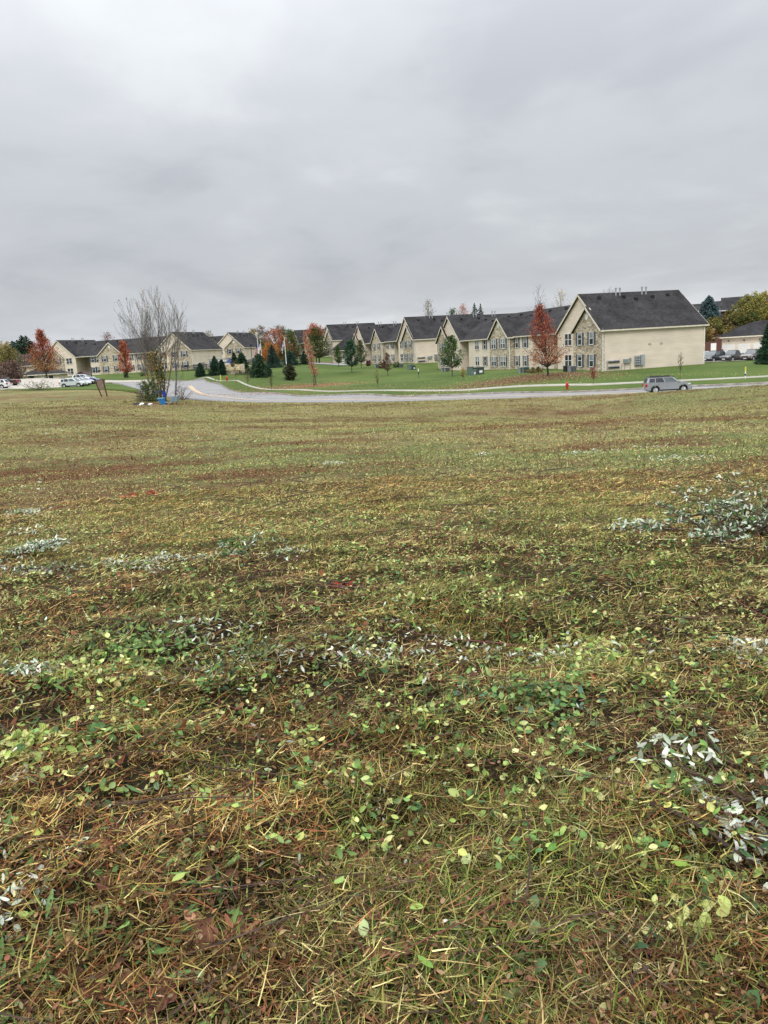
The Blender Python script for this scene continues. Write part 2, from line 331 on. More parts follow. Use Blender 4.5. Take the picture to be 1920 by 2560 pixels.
def field_w(x, y):
    """weights (brown, green, straw) at a place"""
    r = np.hypot(x, y); f1 = fbm(x*.16+3, y*.33, 5); f2 = fbm(x*.8, y*1.3, 9); f3 = fbm(x*.05, y*.06, 14, 3)
    b = sst(f1*.6+f2*.4, .47, .64)*.75
    for cx, cy, sx, sy, s in BROWN:
        q = ((x-cx)/sx)**2+((y-cy)/sy)**2; b = np.maximum(b, s*np.exp(-q*.9)*(.45+.9*sst(f2, .3, .6)))
    g = sst(fbm(x*.22+40, y*.3+9, 21)*.6+f3*.4, .46, .62)*.8
    st = np.sin((np.hypot(x-14, (y-10)*1.25)*1.35)+2.2*fbm(x*.12, y*.12, 33, 3)); b = b*(1-.08*sst(r, 35, 60))+.14*np.clip(st, 0, 1)*sst(r, 9, 14); g = g*(1-.3*np.clip(-st, 0, 1))
    return np.clip(b, 0, 1), np.clip(g, 0, 1), f2
def relief(x, y):
    r = np.hypot(x, y); return (fbm(x*2.2, y*2.6, 3, 4)-.5)*.16*(1-.4*sst(r, 8, 20)) + (fbm(x*8, y*9, 4, 2)-.5)*.05*(1-sst(r, 6, 12)) + (fbm(x*.35, y*.7, 8, 3)-.5)*.16*sst(r, 5, 25)
# field sheet: polar grid, fine in front of the viewer
th = np.concatenate([np.linspace(-180, -40, 60, endpoint=False), np.linspace(-40, 40, 420, endpoint=False), np.linspace(40, 180, 61)])
rr = np.concatenate([[0.05], np.geomspace(.5, 190, 560), np.geomspace(200, 5000, 26)])
TH, RR = np.meshgrid(np.radians(th), rr, indexing='ij'); GX, GY = np.sin(TH)*RR, np.cos(TH)*RR
GZ = hgt(GX, GY)
pxx = 960+np.tan(np.clip(TH, -1.3, 1.3))*FOC*.99
ynr = smooth_interp(NEAR, pxx); front = np.cos(TH) > .2
rel = relief(GX, GY)*np.where(front, 1-sst(GY, ynr-2.5, ynr-.3), 1)
drop = np.where(front, sst(GY, ynr-.05, ynr+.8)*.5, 0)
GZ = GZ+rel-drop
bw, gw, f2w = field_w(GX, GY)
Cg = np.zeros(GX.shape+(3,)); base = np.array([.165, .150, .062]); brn = np.array([.125, .068, .034]); grn = np.array([.120, .150, .055]); dk = np.array([.045, .035, .02])
base2 = np.array([.205, .178, .080])
Cg += base+(base2-base)*sst(fbm(GX*.12, GY*.2, 77), .4, .6)[..., None]
Cg += (grn-Cg)*gw[..., None]*.75; Cg += (brn-Cg)*bw[..., None]
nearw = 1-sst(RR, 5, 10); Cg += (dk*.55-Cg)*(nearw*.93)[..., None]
V, F = grid('f', np.stack([GX, GY, GZ], -1), None)
def soil(nt, b):
    a = nd(nt, 'ShaderNodeAttribute', attribute_name='Col'); co = nd(nt, 'ShaderNodeTexCoord')
    mpn = nd(nt, 'ShaderNodeMapping', {0: co.outputs['Object'], 'Scale': (1.0, 1.9, 1)})
    n = nd(nt, 'ShaderNodeTexNoise', {0: mpn.outputs[0], 'Scale': 5.5, 'Detail': 8, 'Roughness': .7}); n2_ = nd(nt, 'ShaderNodeTexNoise', {0: mpn.outputs[0], 'Scale': 28, 'Detail': 5, 'Roughness': .7})
    s = nd(nt, 'ShaderNodeMath', {0: n.outputs[0], 1: n2_.outputs[0]}, operation='ADD')
    k = nd(nt, 'ShaderNodeMapRange', {0: s.outputs[0], 1: .72, 2: 1.3, 3: .35, 4: 1.75})
    x = nd(nt, 'ShaderNodeVectorMath', {0: a.outputs['Color'], 'Scale': k.outputs[0]}, operation='SCALE')
    nt.links.new(x.outputs[0], b.inputs['Base Color']); b.inputs['Roughness'].default_value = .95; b.inputs['Specular IOR Level'].default_value = .1
    bn = nd(nt, 'ShaderNodeBump', {'Height': s.outputs[0], 'Strength': .8, 'Distance': .06}); nt.links.new(bn.outputs[0], b.inputs['Normal'])
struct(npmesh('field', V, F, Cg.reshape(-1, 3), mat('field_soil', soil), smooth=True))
# --- lawn beyond the road
def lawnm(name, c1, c2, c3):
    def f(nt, b):
        co = nd(nt, 'ShaderNodeTexCoord'); n = nd(nt, 'ShaderNodeTexNoise', {0: co.outputs['Object'], 'Scale': .12, 'Detail': 6, 'Roughness': .6}); n2_ = nd(nt, 'ShaderNodeTexNoise', {0: co.outputs['Object'], 'Scale': 2.2, 'Detail': 7, 'Roughness': .75})
        s = nd(nt, 'ShaderNodeMixRGB', {0: .42, 1: n.outputs[0], 2: n2_.outputs[0]})
        r = nd(nt, 'ShaderNodeValToRGB', {0: s.outputs[0]}); e = r.color_ramp.elements
        e[0].position, e[0].color, e[1].position, e[1].color = .36, rgba(c1), .66, rgba(c3); q = e.new(.5); q.color = rgba(c2)
        a = nd(nt, 'ShaderNodeAttribute', attribute_name='Col'); x = nd(nt, 'ShaderNodeMixRGB', {0: 1.0, 1: r.outputs[0], 2: a.outputs['Color']}, blend_type='MULTIPLY')
        nt.links.new(x.outputs[0], b.inputs['Base Color']); b.inputs['Roughness'].default_value = .9; b.inputs['Specular IOR Level'].default_value = .12
        bn = nd(nt, 'ShaderNodeBump', {'Height': n2_.outputs[0], 'Strength': .6, 'Distance': .08}); nt.links.new(bn.outputs[0], b.inputs['Normal'])
    return mat(name, f)
LAWN = lawnm('lawn_grass', (.046, .076, .015), (.068, .103, .021), (.112, .128, .036))
def loft(name, pxs, y0f, y1f, ny, m, dz0, dz1=None, geom=False, skirt=0, col=None):
    y0, y1 = y0f(pxs), y1f(pxs); t = np.linspace(0, 1, ny)
    Y = (y0[:, None]**(1-t)*y1[:, None]**t) if geom else y0[:, None]*(1-t)+y1[:, None]*t
    X = colxy(pxs[:, None], Y); Z = hgt(X, Y)+dz0
    if skirt:
        X = np.concatenate([X[:, :1], X, X[:, -1:]], 1); Y = np.concatenate([Y[:, :1]-.01, Y, Y[:, -1:]+.01], 1); Z = np.concatenate([Z[:, :1]-skirt, Z, Z[:, -1:]-skirt], 1)
    V, F = grid(name, np.stack([X, Y, Z], -1), None)
    c = np.ones((len(V), 3)) if col is None else col(V[:, 0], V[:, 1])
    return struct(npmesh(name, V, F[:, ::-1], c, m, smooth=not skirt))
def lawncol(x, y):
    c = np.ones((len(x), 3)); px = 960+x/y*FOC*.985
    edge = 1-sst(y-smooth_interp(FAR, px), .5, 14)        # drier, browner verge beside the road
    c *= 1+(np.array([1.75, 1.12, 1.3])-1)*(edge*(.35+.65*sst(fbm(x*.3, y*.5, 31), .35, .6)))[:, None]
    s = sst(fbm(x*.05, y*.07, 51, 3), .35, .65)[:, None]; return c*(.86+.3*s)
pxs = np.concatenate([np.arange(-3400, -400, 150), np.arange(-400, 2300, 7), np.arange(2300, 5400, 150)]).astype(float)
loft('lawn', pxs, lambda p: smooth_interp(FAR, p)+.14, lambda p: np.full_like(p, 420.), 110, LAWN, .13, geom=True, skirt=.5, col=lawncol)
pl = np.arange(20, 349, 4.)
loft('lawn_strip', pl, lambda p: np.interp(p, [20, 60, 120, 200, 270, 330, 348], [133.5, 132.5, 125, 118, 115.5, 112, 112]), lambda p: np.interp(p, [20, 60, 120, 200, 262, 300, 330, 348], [134.0, 135, 136.4, 137, 155, 146, 130, 116]), 26, LAWN, .10, skirt=.3,
     col=lambda x, y: 1+.25*(fbm(x*.4, y*.4, 8)[:, None]-.5)*np.ones((1, 3)))
# road, kerb, markings
ASPH = noisy('asphalt', (.175, .17, .168), (.25, .243, .238), .5, .7, .3, .15, 8, stretch=(1, 1.6, 1), lo=.3, hi=.7)
pr = np.concatenate([np.arange(200, 2300, 8), np.arange(2300, 4200, 100)]).astype(float)
loft('road', pr, lambda p: smooth_interp(ROADN, p), lambda p: smooth_interp(FAR, p)-.2, 12, ASPH, .01, skirt=.6)
loft('kerb', pr, lambda p: smooth_interp(FAR, p)-.22, lambda p: smooth_interp(FAR, p)+.2, 2, noisy('kerb_stone', (.16, .135, .11), (.30, .27, .23), 1.5, .85), .15, skirt=.3)
YEL = noisy('yellow_line', (.62, .40, .20), (.70, .50, .30), 3, .7)
def mid(p): return smooth_interp(ROADN, p)*.47+smooth_interp(FAR, p)*.53
CLN = [(472, 134.), (506, 108.), (519, 103.5), (584, 98.), (640, 94.), (1000, 85.2), (1400, 76.8), (1725, 74.8), (1920, 73.), (4200, 65.)]
pm_ = np.concatenate([np.arange(470, 1500, 4), np.arange(1500, 4200, 60)]).astype(float)
for nm, o0, o1 in (('centre_line', -.28, -.08), ('centre_line', .08, .28)):
    # two painted stripes follow the bend of the road
    P = [gp(a, b) for a, b in CLN]; pts = []
    X = np.array([[p.x, p.y] for p in P]); tt = np.linspace(0, len(P)-1, 160); xs = np.interp(tt, range(len(P)), X[:, 0]); ys = np.interp(tt, range(len(P)), X[:, 1])
    ker = np.ones(9)/9; xs2 = np.convolve(np.pad(xs, 4, 'edge'), ker, 'valid'); ys2 = np.convolve(np.pad(ys, 4, 'edge'), ker, 'valid')
    tx, ty = np.gradient(xs2), np.gradient(ys2); l = np.hypot(tx, ty); nx, ny = -ty/l, tx/l
    G = np.stack([np.stack([xs2+nx*o, ys2+ny*o, hgt(xs2+nx*o, ys2+ny*o)+.045], -1) for o in (o0, o1)], 1)
    V, F = grid('c', G, None); struct(npmesh('road_marking', V, F, None, YEL))
# footpath on the far side
SW = [(487, 150.5), (520, 145.5), (560, 139), (600, 129), (640, 121), (680, 114.5), (740, 107.5), (820, 102.5), (960, 94.8), (1160, 89), (1480, 84.5), (1750, 83.2), (1920, 82.5), (2400, 81), (4200, 78)]
def swc(p): return smooth_interp(SW, p)
ps_ = np.concatenate([np.arange(487, 2300, 8), np.arange(2300, 4200, 100)]).astype(float)
loft('path', ps_, lambda p: swc(p)-.55, lambda p: swc(p)+.6*(1+1.5*np.exp(-((p-690)/85)**2)), 3, CONC, .19, skirt=.12)
# car park on the left, its drive, lot behind the garages and the lane behind the middle buildings
LOT = noisy('lot_concrete', (.32, .29, .245), (.42, .385, .33), .35, .85, bump=.05)
loft('car_park', np.arange(-900, 216, 9.), lambda p: np.interp(p, [-900, 0, 120, 215], [133, 134.3, 136.6, 137.2]), lambda p: np.full_like(p, 175.), 14, LOT, .17, skirt=.2)
loft('drive', np.arange(205, 400, 6.), lambda p: np.interp(p, [205, 400], [159, 153]), lambda p: np.interp(p, [205, 262, 330, 400], [173.8, 173, 169, 160.5]), 8, LOT, .18, skirt=.2)
def sheet(name, corners, m, dz, n=24, skirt=.3):
    a, b, c, d = [np.array(q[:2], float) for q in corners]; s = np.linspace(0, 1, n)
    P = ((a[None, None]*(1-s[:, None, None])+b[None, None]*s[:, None, None])*(1-s[None, :, None])+(d[None, None]*(1-s[:, None, None])+c[None, None]*s[:, None, None])*s[None, :, None])
    Z = hgt(P[..., 0], P[..., 1])+dz; V, F = grid(name, np.concatenate([P, Z[..., None]], -1), None)
    return struct(npmesh(name, V, F, None, m))
sheet('car_park', [(47.5, 113.5), (90, 123), (90, 149), (52, 146)], LOT, .2)
sheet('lane', [gp(690, 205), gp(870, 190), gp(870, 196), gp(690, 212)], noisy('lane_asphalt', (.20, .20, .21), (.28, .28, .29), 1, .8), .22)
sheet('pool_terrace', [gp(525, 196), gp(640, 186), gp(640, 200), gp(525, 210)], LOT, .22)
# bare mulch beds and wild hillside cover
BANK = noisy('wild_bank', (.075, .060, .028), (.17, .12, .055), .5, .95, .1, .6, 8)
sheet('hillside', [(56, 150), (150, 158), (160, 230), (58, 215)], BANK, .3)
sheet('mulch_bed', [gp(690, 214), gp(840, 208), gp(835, 226), gp(690, 230)], noisy('mulch', (.10, .065, .04), (.17, .11, .07), 1, .95), .2)
# ------------------------------------------------------------------ apartment buildings
HE = 5.3
def rot_to(b, u, v, z=0): return Vector((*bpt(b, u, v)[:2], BP[b][2]+z))
WIN = {}
def window_proto(kind, var):
    key = (kind, var)
    if key in WIN: return WIN[key]
    wd = .95 if kind == 'single' else 1.85; ht = 1.5
    f = MB(); t = .055
    f.box(-.07, 0, -wd/2-t, -wd/2, -t, ht+t, WHITE); f.box(-.07, 0, wd/2, wd/2+t, -t, ht+t, WHITE); f.box(-.07, 0, -wd/2, wd/2, ht, ht+t, WHITE); f.box(-.10, 0, -wd/2-t*1.3, wd/2+t*1.3, -t*1.6, 0, WHITE)
    f.box(-.05, 0, -wd/2, wd/2, ht*.48, ht*.48+.06, WHITE)
    if kind == 'pair': f.box(-.06, 0, -.06, .06, 0, ht, WHITE)
    p = MB(); split = (.52, .45, .80, .25)[var]*ht; split2 = ht if var != 3 else ht*.9
    p.box(-.022, 0, -wd/2, wd/2, 0, split, GLASS); p.box(-.02, 0, -wd/2, wd/2, split, ht, BLIND if var != 3 else GLASS)
    s = MB(); s.box(-.05, 0, -.2, .2, -.06, ht+.06, SHUT)
    for k in range(9): z = .04+k*ht/9; s.box(-.062, -.05, -.15, .15, z, z+.07, SHUT)
    def me(mb, n):
        o = mb.build(n); m = o.data; bpy.data.objects.remove(o); return m
    WIN[key] = (me(f, 'window'), me(p, 'pane'), me(s, 'shutter'), wd); return WIN[key]
def window(parent, x, y, z, kind='single', shut=True, var=0):
    mf, mp_, ms, wd = window_proto(kind, var)
    def ob(n, m, par, loc): o = bpy.data.objects.new(n, m); COL.objects.link(o); o.parent = par; o.location = loc; return o
    f = ob('window', mf, parent, (x, y, z)); ob('pane', mp_, f, (0, 0, 0))
    if shut:
        for sgn in (-1, 1): ob('shutter', ms, f, (0, sgn*(wd/2+.32), 0))
    return f
def bar(mb, p, q, wd, th, m):
    """box beam from p to q in a plane x=const: wd along x, th perpendicular in yz"""
    p, q = Vector(p), Vector(q); d = (q-p).normalized(); n = Vector((0, -d.z, d.y))*th; e = Vector((wd, 0, 0))
    mb.hexa([p, p+e, q+e, q, p-n, p+e-n, q+e-n, q-n], m)
def gable_roof(parent, x0, x1, ya, yb, za, yr, zr, name='roof', th=.16, trim=True, front=True, back=True):
    """ridge along x at (yr,zr); eaves at ya,yb height za"""
    r = MB(); r.hexa([(x0, ya, za), (x1, ya, za), (x1, yr, zr), (x0, yr, zr), (x0, ya, za+th), (x1, ya, za+th), (x1, yr, zr+th), (x0, yr, zr+th)], ROOF)
    r.hexa([(x0, yr, zr), (x1, yr, zr), (x1, yb, za), (x0, yb, za), (x0, yr, zr+th), (x1, yr, zr+th), (x1, yb, za+th), (x0, yb, za+th)], ROOF)
    o = r.build(name, parent)
    if trim:
        t = MB(); ends = ([x0-.04] if front else [])+([x1+.01] if back else [])
        for x in ends:
            bar(t, (x, ya-.02, za+th-.02), (x, yr, zr+th-.02), .03, .24, TRIM); bar(t, (x, yr, zr+th-.02), (x, yb+.02, za+th-.02), .03, -.24*-1, TRIM)
        t.box(x0, x1, ya-.12, ya-.003, za-.06, za+th-.03, TRIM); t.box(x0, x1, yb+.003, yb+.12, za-.06, za+th-.03, TRIM)
        t.build('fascia', o)
    return o
def octagon_vent(parent, x, y, z, r=.42):
    m = MB(); pts = [(y+r*math.cos(R(22.5+45*k)), z+r*math.sin(R(22.5+45*k))) for k in range(8)]; m.prism(pts, 0, x-.05, x, WHITE)
    for k in range(-2, 3): m.box(x-.065, x-.05, y-r*.7, y+r*.7, z+k*.13-.02, z+k*.13+.02, TRIM)
    m.build('gable_vent', parent)
def apartment(b, dims, label, segs, wins, extra=None, group='two storey apartment buildings'):
    Wb, D, L, H, Hs, uS, Mc, Mw, Hm, ps, pm, Hr = dims; x, y, z, a = BP[b]
    E = empty('apartment_building', (x, y, z), -R(a), label, 'apartment building', group)
    def wallmesh(name, parts): m = MB(); [fn(m) for fn in parts]; return m.build(name, E)
    fnd = -1.2
    wing = lambda f: [(f(0), fnd), (f(Wb), fnd), (f(Wb), HE), (f(Wb/2), H-.03), (f(0), HE)]
    for f in (lambda q: q, lambda q: L-q):
        m = MB(); m.prism(wing(f), 0, ps, D, CREAM); m.box(ps-.03, ps-.002, *sorted((f(Wb), f(Wb-.16))), fnd, HE, TRIM); m.build('wall', E)
        m = MB(); m.prism([(f(0), fnd), (f(2*uS), fnd), (f(2*uS), HE-.03), (f(uS), Hs-.03), (f(0), HE-.03)], 0, 0, ps-.004, STONE); m.build('stone_wall', E)
        ya, yb = (-.28, Wb+.3); sl = (H-HE)/(Wb/2)
        A, B = sorted((f(ya), f(yb))); zea = HE-.28*sl
        gable_roof(E, ps-.3, D+.32, A, B, zea, f(Wb/2), H)
        A, B = sorted((f(-.28), f(2*uS+.28))); s2 = (Hs-HE)/uS
        gable_roof(E, -.32, ps-.305, A, B, HE-.28*s2, f(uS), Hs, back=False)
        octagon_vent(E, -.01, f(uS), Hs-1.15)
        for kx, ky in ((.18, .0), (.42, .0), (.52, .25), (.70, .1), (.86, 0)):
            m = MB(); m.box(D*kx-.2, D*kx+.2, f(Wb/2)-.2-1.0-ky*2, f(Wb/2)+.2-1.0-ky*2, H-1.0*sl-ky*2*sl+.1, H-1.0*sl-ky*2*sl+.42, BLACK); m.build('roof_vent', E)
        for kx in (.36, .40, .62, .66):
            m = MB(); yy = f(Wb/2)-.55; m.tube([(D*kx, yy, H-.55*sl), (D*kx, yy, H+.55)], .085, GALV, 8); m.tube([(D*kx, yy, H+.55), (D*kx, yy, H+.72)], .16, GALV, 8); m.build('vent_pipe', E)
        for yy, xx in ((f(-.06), .15), (f(-.06), D-.2)):
            m = MB(); m.box(xx-.05, xx+.05, yy-.05, yy+.05, -.1, HE-.2, WHITE); m.box(xx-.05, xx+.28, yy-.05, yy+.05, -.15, .03, WHITE); m.build('downspout', E)
    # middle part
    m = MB()
    for (y0, y1, xf, mt) in segs:
        if mt == 's': continue
        m.box(xf, D-.4, y0+.002, y1-.002, fnd, HE-.1, TAN if mt == 'b' else CREAM)
    m.build('wall', E)
    m = MB()
    m.prism([(Mc-Mw/2, fnd), (Mc+Mw/2, fnd), (Mc+Mw/2, HE-.1), (Mc, Hm-.06), (Mc-Mw/2, HE-.1)], 0, pm, pm+3.2, STONE); m.build('stone_wall', E)
    gable_roof(E, pm-.3, 6.4, Mc-Mw/2-.28, Mc+Mw/2+.28, HE-.22, Mc, Hm, back=False)
    octagon_vent(E, pm-.01, Mc, Hm-1.15)
    r = MB(); xe = ps-.05; zr = Hr; y0, y1 = Wb/2+.3, L-Wb/2-.3; th = .15; ze = HE-.12
    ya, yb = Wb+.33, L-Wb-.33
    xm = D/2; zi = ze+(zr-ze)*(.9/(xm-xe))
    # slope between the wings, then the strip that runs up over them
    r.hexa([(xe, ya, ze), (xe+.9, ya, zi), (xe+.9, yb, zi), (xe, yb, ze), (xe, ya, ze+th), (xe+.9, ya, zi+th), (xe+.9, yb, zi+th), (xe, yb, ze+th)], ROOF)
    r.hexa([(xe+.9, y0, zi), (xm, y0, zr), (xm, y1, zr), (xe+.9, y1, zi), (xe+.9, y0, zi+th), (xm, y0, zr+th), (xm, y1, zr+th), (xe+.9, y1, zi+th)], ROOF)
    r.hexa([(xm, y0, zr), (D+.2, y0, ze), (D+.2, y1, ze), (xm, y1, zr), (xm, y0, zr+th), (D+.2, y0, ze+th), (D+.2, y1, ze+th), (xm, y1, zr+th)], ROOF)
    o = r.build('roof', E); t = MB(); t.box(xe-.12, xe-.003, ya, yb, ze-.05, ze+th-.03, TRIM); t.build('gutter', o)
    for k in range(9):
        m = MB(); yy = y0+4+(y1-y0-8)*k/8; xx = xm-1.1-(.8 if k % 3 == 1 else 0); zz = zr-(xm-xx)*(zr-ze)/(xm-xe); m.box(xx-.2, xx+.2, yy-.2, yy+.2, zz+.1, zz+.44, BLACK); m.build('roof_vent', E)
    for yy, xx in ((Mc-Mw/2-.1, pm+.1), (segs[2][0]+.15, segs[2][2]-.06), (segs[-3][1]-.15, segs[-3][2]-.06)):
        m = MB(); m.box(xx-.05, xx+.05, yy-.05, yy+.05, -.1, HE-.2, WHITE); m.build('downspout', E)
    k = 0
    for (xw, yw, kind, sh) in wins:
        for zz in (.72, 3.55):
            window(E, xw, yw, zz, kind, sh, (0, 1, 0, 2, 1, 0, 3)[(k*5+(zz > 1)*2) % 7]); k += 1
    if extra: extra(E)
    return E
def side_wall_kit(E):
    """service boxes on the long blank end wall, each fixed to the wall (local y=0 is the wall face)"""
    for z0 in (1.2, .5):
        m = MB(); x0, x1 = .9, 2.5; m.box(x0-.1, x1+.1, -.10, -.002, z0-.12, z0-.07, GALV); m.box(x0-.18, x0-.11, -.10, -.002, z0-.6, z0+.25, GALV)
        for k in range(7):
            c = x0+(x1-x0)*(k+.5)/7; m.lathe([(.08, -.26), (.10, -.2), (.10, -.04), (.06, -.002)], (c, 0, z0+.13), GALV, 8, 'y'); m.box(c-.07, c+.07, -.22, -.05, z0-.07, z0+.03, DKMET)
        m.build('meter_bank', E)
    m = MB(); m.box(3.1, 3.9, -.28, -.002, .95, 1.45, GREYB); m.box(3.95, 4.15, -.2, -.002, 1.15, 1.55, GREYB)
    for c in (3.25, 4.05): m.tube([(c, -.1, 1.1), (c, -.1, -.2)], .035, GALV, 6)
    m.tube([(2.85, -.08, 1.0), (2.75, -.08, -.2)], .04, GALV, 6); m.build('service_box', E)
    m = MB(); m.box(4.7, 5.45, -.2, -.002, .5, 1.8, GREYB)
    for a_ in range(2):
        for b_ in range(4): m.lathe([(.10, -.3), (.13, -.23), (.13, -.2)], (4.9+a_*.36, 0, .72+b_*.3), GALV, 10, 'y'); m.box(4.78+a_*.36, 5.02+a_*.36, -.22, -.2, .55+b_*.3, .66+b_*.3, DKMET)
    m.box(5.5, 6.05, -.3, -.002, .55, 1.9, GALV); m.tube([(5.9, -.12, .6), (5.9, -.12, -.2)], .045, WHITE, 6); m.build('electric_panel', E)
    for c in (6.9, 8.6):
        m = MB(); m.box(c-.2, c+.2, -.04, -.002, 3.05, 3.3, TAN)
        for q in range(3): m.box(c-.18, c+.18, -.055, -.04, 3.08+q*.07, 3.11+q*.07, TRIM)
        m.build('wall_vent', E)
dA = (12.435, 15.14, 63.74, 9.96, 8.21, 3.6, 31.33, 7.72, 8.31, .41, -.44, 9.35)
sA = [(12.435, 15.0, 4.5, 'b'), (15.0, 20.9, 1.1, 'c'), (20.9, 27.47, .6, 'c'), (27.47, 35.19, 0, 's'), (35.19, 47.6, .6, 'c'), (47.6, 51.3, 4.5, 'b')]
wA = [(-.01, 2.45, 'single', 1), (-.01, 5.45, 'single', 1), (.4, 9.35, 'pair', 0), (1.09, 18.2, 'pair', 0), (.59, 23.4, 'single', 1), (.59, 26.5, 'single', 1), (-.45, 29.6, 'pair', 1), (-.45, 33.4, 'pair', 1),
      (.59, 36.6, 'single', 1), (.59, 39.8, 'single', 1), (.59, 43.4, 'pair', 0), (.4, 54.5, 'pair', 0), (-.01, 58.4, 'single', 1), (-.01, 61.3, 'single', 1)]
apartment(1, dA, 'nearest and largest apartment building, its long blank cream end wall facing the silver car', sA, wA, side_wall_kit)
dB = (10.97, 16.38, 48.13, 10.08, 8.21, 3.48, 25.0, 7.9, 8.5, .34, -.48, 9.4)
sB = [(10.97, 15.5, 4.5, 'b'), (15.5, 18, .9, 'c'), (18, 21.05, .6, 'c'), (21.05, 28.95, 0, 's'), (28.95, 32.6, .6, 'c'), (32.6, 37.16, 4.5, 'b')]
wB = [(-.01, 2.1, 'single', 1), (-.01, 5.1, 'single', 1), (.33, 8.8, 'pair', 0), (.89, 16.7, 'single', 1), (.59, 19.4, 'single', 1), (-.49, 23.2, 'single', 1), (-.49, 26.9, 'single', 1), (.59, 30.0, 'single', 1), (.59, 31.7, 'single', 1),
      (.33, 39.4, 'pair', 0), (-.01, 43.0, 'single', 1), (-.01, 46.1, 'single', 1)]
b2 = apartment(2, dB, 'apartment building second in the row, just left of the nearest one, with small stone gable', sB, wB, side_wall_kit)
for k, lab in ((3, 'apartment building far up the rise behind the coral and olive trees'),
               (4, 'long apartment building facing the road bend, behind the bare tree and the left car park'),
               (5, 'apartment building with stone gable behind the monument sign and the street lamp')):
    o = copy_tree(b2); o.location = BP[k][:3]; o.rotation_euler = (0, 0, -R(BP[k][3])); o['label'] = lab
# ------------------------------------------------------------------ garages and other houses
def hip(E, x0, x1, y0, y1, ze, zr, rin, mt=ROOF, name='roof'):
    m = MB(); ym = (y0+y1)/2; a, b = (x0+rin, ym, zr), (x1-rin, ym, zr); c = [(x0, y0, ze), (x1, y0, ze), (x1, y1, ze), (x0, y1, ze)]
    m.poly([c[0], c[1], b, a], mt); m.poly([c[1], c[2], b], mt); m.poly([c[2], c[3], a, b], mt); m.poly([c[3], c[0], a], mt); m.poly(c[::-1], mt)
    o = m.build(name, E); t = MB(); t.box(x0-.1, x1+.1, y0-.1, y0-.003, ze-.2, ze-.002, TRIM); t.box(x0-.1, x0-.003, y0, y1, ze-.2, ze-.002, TRIM); t.box(x1+.003, x1+.1, y0, y1, ze-.2, ze-.002, TRIM); t.build('fascia', o); return o
def garage_door(E, x, z0, w=2.25, h=2.2, y=-.03):
    m = MB(); m.box(x-w/2, x+w/2, y-.04, y, z0, z0+h, WHITE)
    for k in range(1, 5): m.box(x-w/2, x+w/2, y-.05, y-.04, z0+h*k/5-.02, z0+h*k/5+.01, TRIM)
    m.build('garage_door', E)
g0 = at(1792.5, 892, 150); gE = empty('garage_block', (g0[0], g0[1], g0[2]), R(-12), 'row of garages with white doors under a grey hipped roof, behind the parked dark cars', 'garage')
m = MB(); m.box(0, 30, 0, 7.5, -1.5, 3.6, CREAM); m.build('wall', gE); hip(gE, -.9, 30.9, -.8, 8.3, 3.62, 6.3, 8.6)
for k in range(7):
    garage_door(gE, 2.0+k*2.75, .02, y=-.005)
    m = MB(); m.box(1.88+k*2.75, 2.12+k*2.75, -.14, -.004, 2.75, 2.95, DKMET); m.build('wall_lamp', gE)
c0 = gp(833, 214, .1); cE = empty('garage', c0, R(8), 'small grey hip roofed garage with white doors behind the three green trees', 'garage')
m = MB(); m.box(.8, 11, .8, 9, -1.5, 3.5, CREAM); m.build('wall', cE); hip(cE, 0, 11.8, 0, 9.8, 3.52, 7.6, 5.2)
garage_door(cE, 3.9, .05, 2.3, 2.3, .795); garage_door(cE, 7.4, .05, 2.3, 2.3, .795)
BRICK = noisy('red_brick', (.085, .038, .030), (.14, .062, .048), 8, .85); VINYL = noisy('white_siding', (.62, .62, .60), (.72, .72, .70), 1, .6)
def house(loc, rz, W_, D_, he, hr, wall, label, group=None, roofm=ROOF, gx=True):
    E = empty('house', loc, rz, label, 'house', group); m = MB(); m.box(0, W_, 0, D_, -3, he, wall); m.build('wall', E)
    m = MB(); s = (hr-he)/(D_/2); o = .5
    for y0, y1 in ((-o, D_/2), (D_+o, D_/2)):
        z0 = he-o*s; m.hexa([(-o, y0, z0), (W_+o, y0, z0), (W_+o, y1, hr), (-o, y1, hr), (-o, y0, z0+.15), (W_+o, y0, z0+.15), (W_+o, y1, hr+.15), (-o, y1, hr+.15)], roofm)
    r_ = m.build('roof', E)
    for x_ in (0, W_-.2): m = MB(); m.prism([(0, he), (D_, he), (D_/2, hr-.02)], 0, x_, x_+.2, wall); m.build('gable_wall', E)
    t = MB(); t.box(-o, W_+o, -o-.12, -o-.003, he-o*s-.05, he-o*s+.12, WHITE)
    for x_ in (-o-.05, W_+o+.01):
        bar(t, (x_, -o, he-o*s+.13), (x_, D_/2, hr+.13), .04, .28, WHITE); bar(t, (x_, D_/2, hr+.13), (x_, D_+o, he-o*s+.13), .04, .28, WHITE)
    t.build('fascia', r_)
    for k in range(int(W_//4)) if he > 2.2 else []:
        f = MB(); xx = 2+k*4; f.box(xx-.55, xx+.55, -.08, -.002, .5, he-.3, WHITE); w_ = f.build('window', E); g_ = MB(); g_.box(xx-.45, xx+.45, -.10, -.082, .6, he-.4, GLASS); g_.build('pane', w_)
    return E
p = at(1788, 800, 178); house(p, R(-10), 13, 9, 2.1, 4.1, BRICK, 'red brick house with grey roof on the hill beside the blue spruce')
p = at(1808, 792, 190); house(p, R(-22), 14, 11, 1.9, 4.5, BRICK, 'higher brick house with a white edged gable behind the yellow hill trees')
p = at(1728, 800, 200); house(p, R(-12), 13, 11, 2.2, 3.9, VINYL, 'pale house whose grey roof shows between the big roof and the blue spruce')
p = at(1925, 795, 200); house(p, R(-6), 14, 9, 2.4, 4.6, VINYL, 'pale house half hidden by the yellow trees at the right edge')
p = at(46, 934, 232); house((p[0], p[1], p[2]), R(5), 9, 10, 2.3, 5.4, CREAM, 'house with a tall grey roof behind the left red maple')
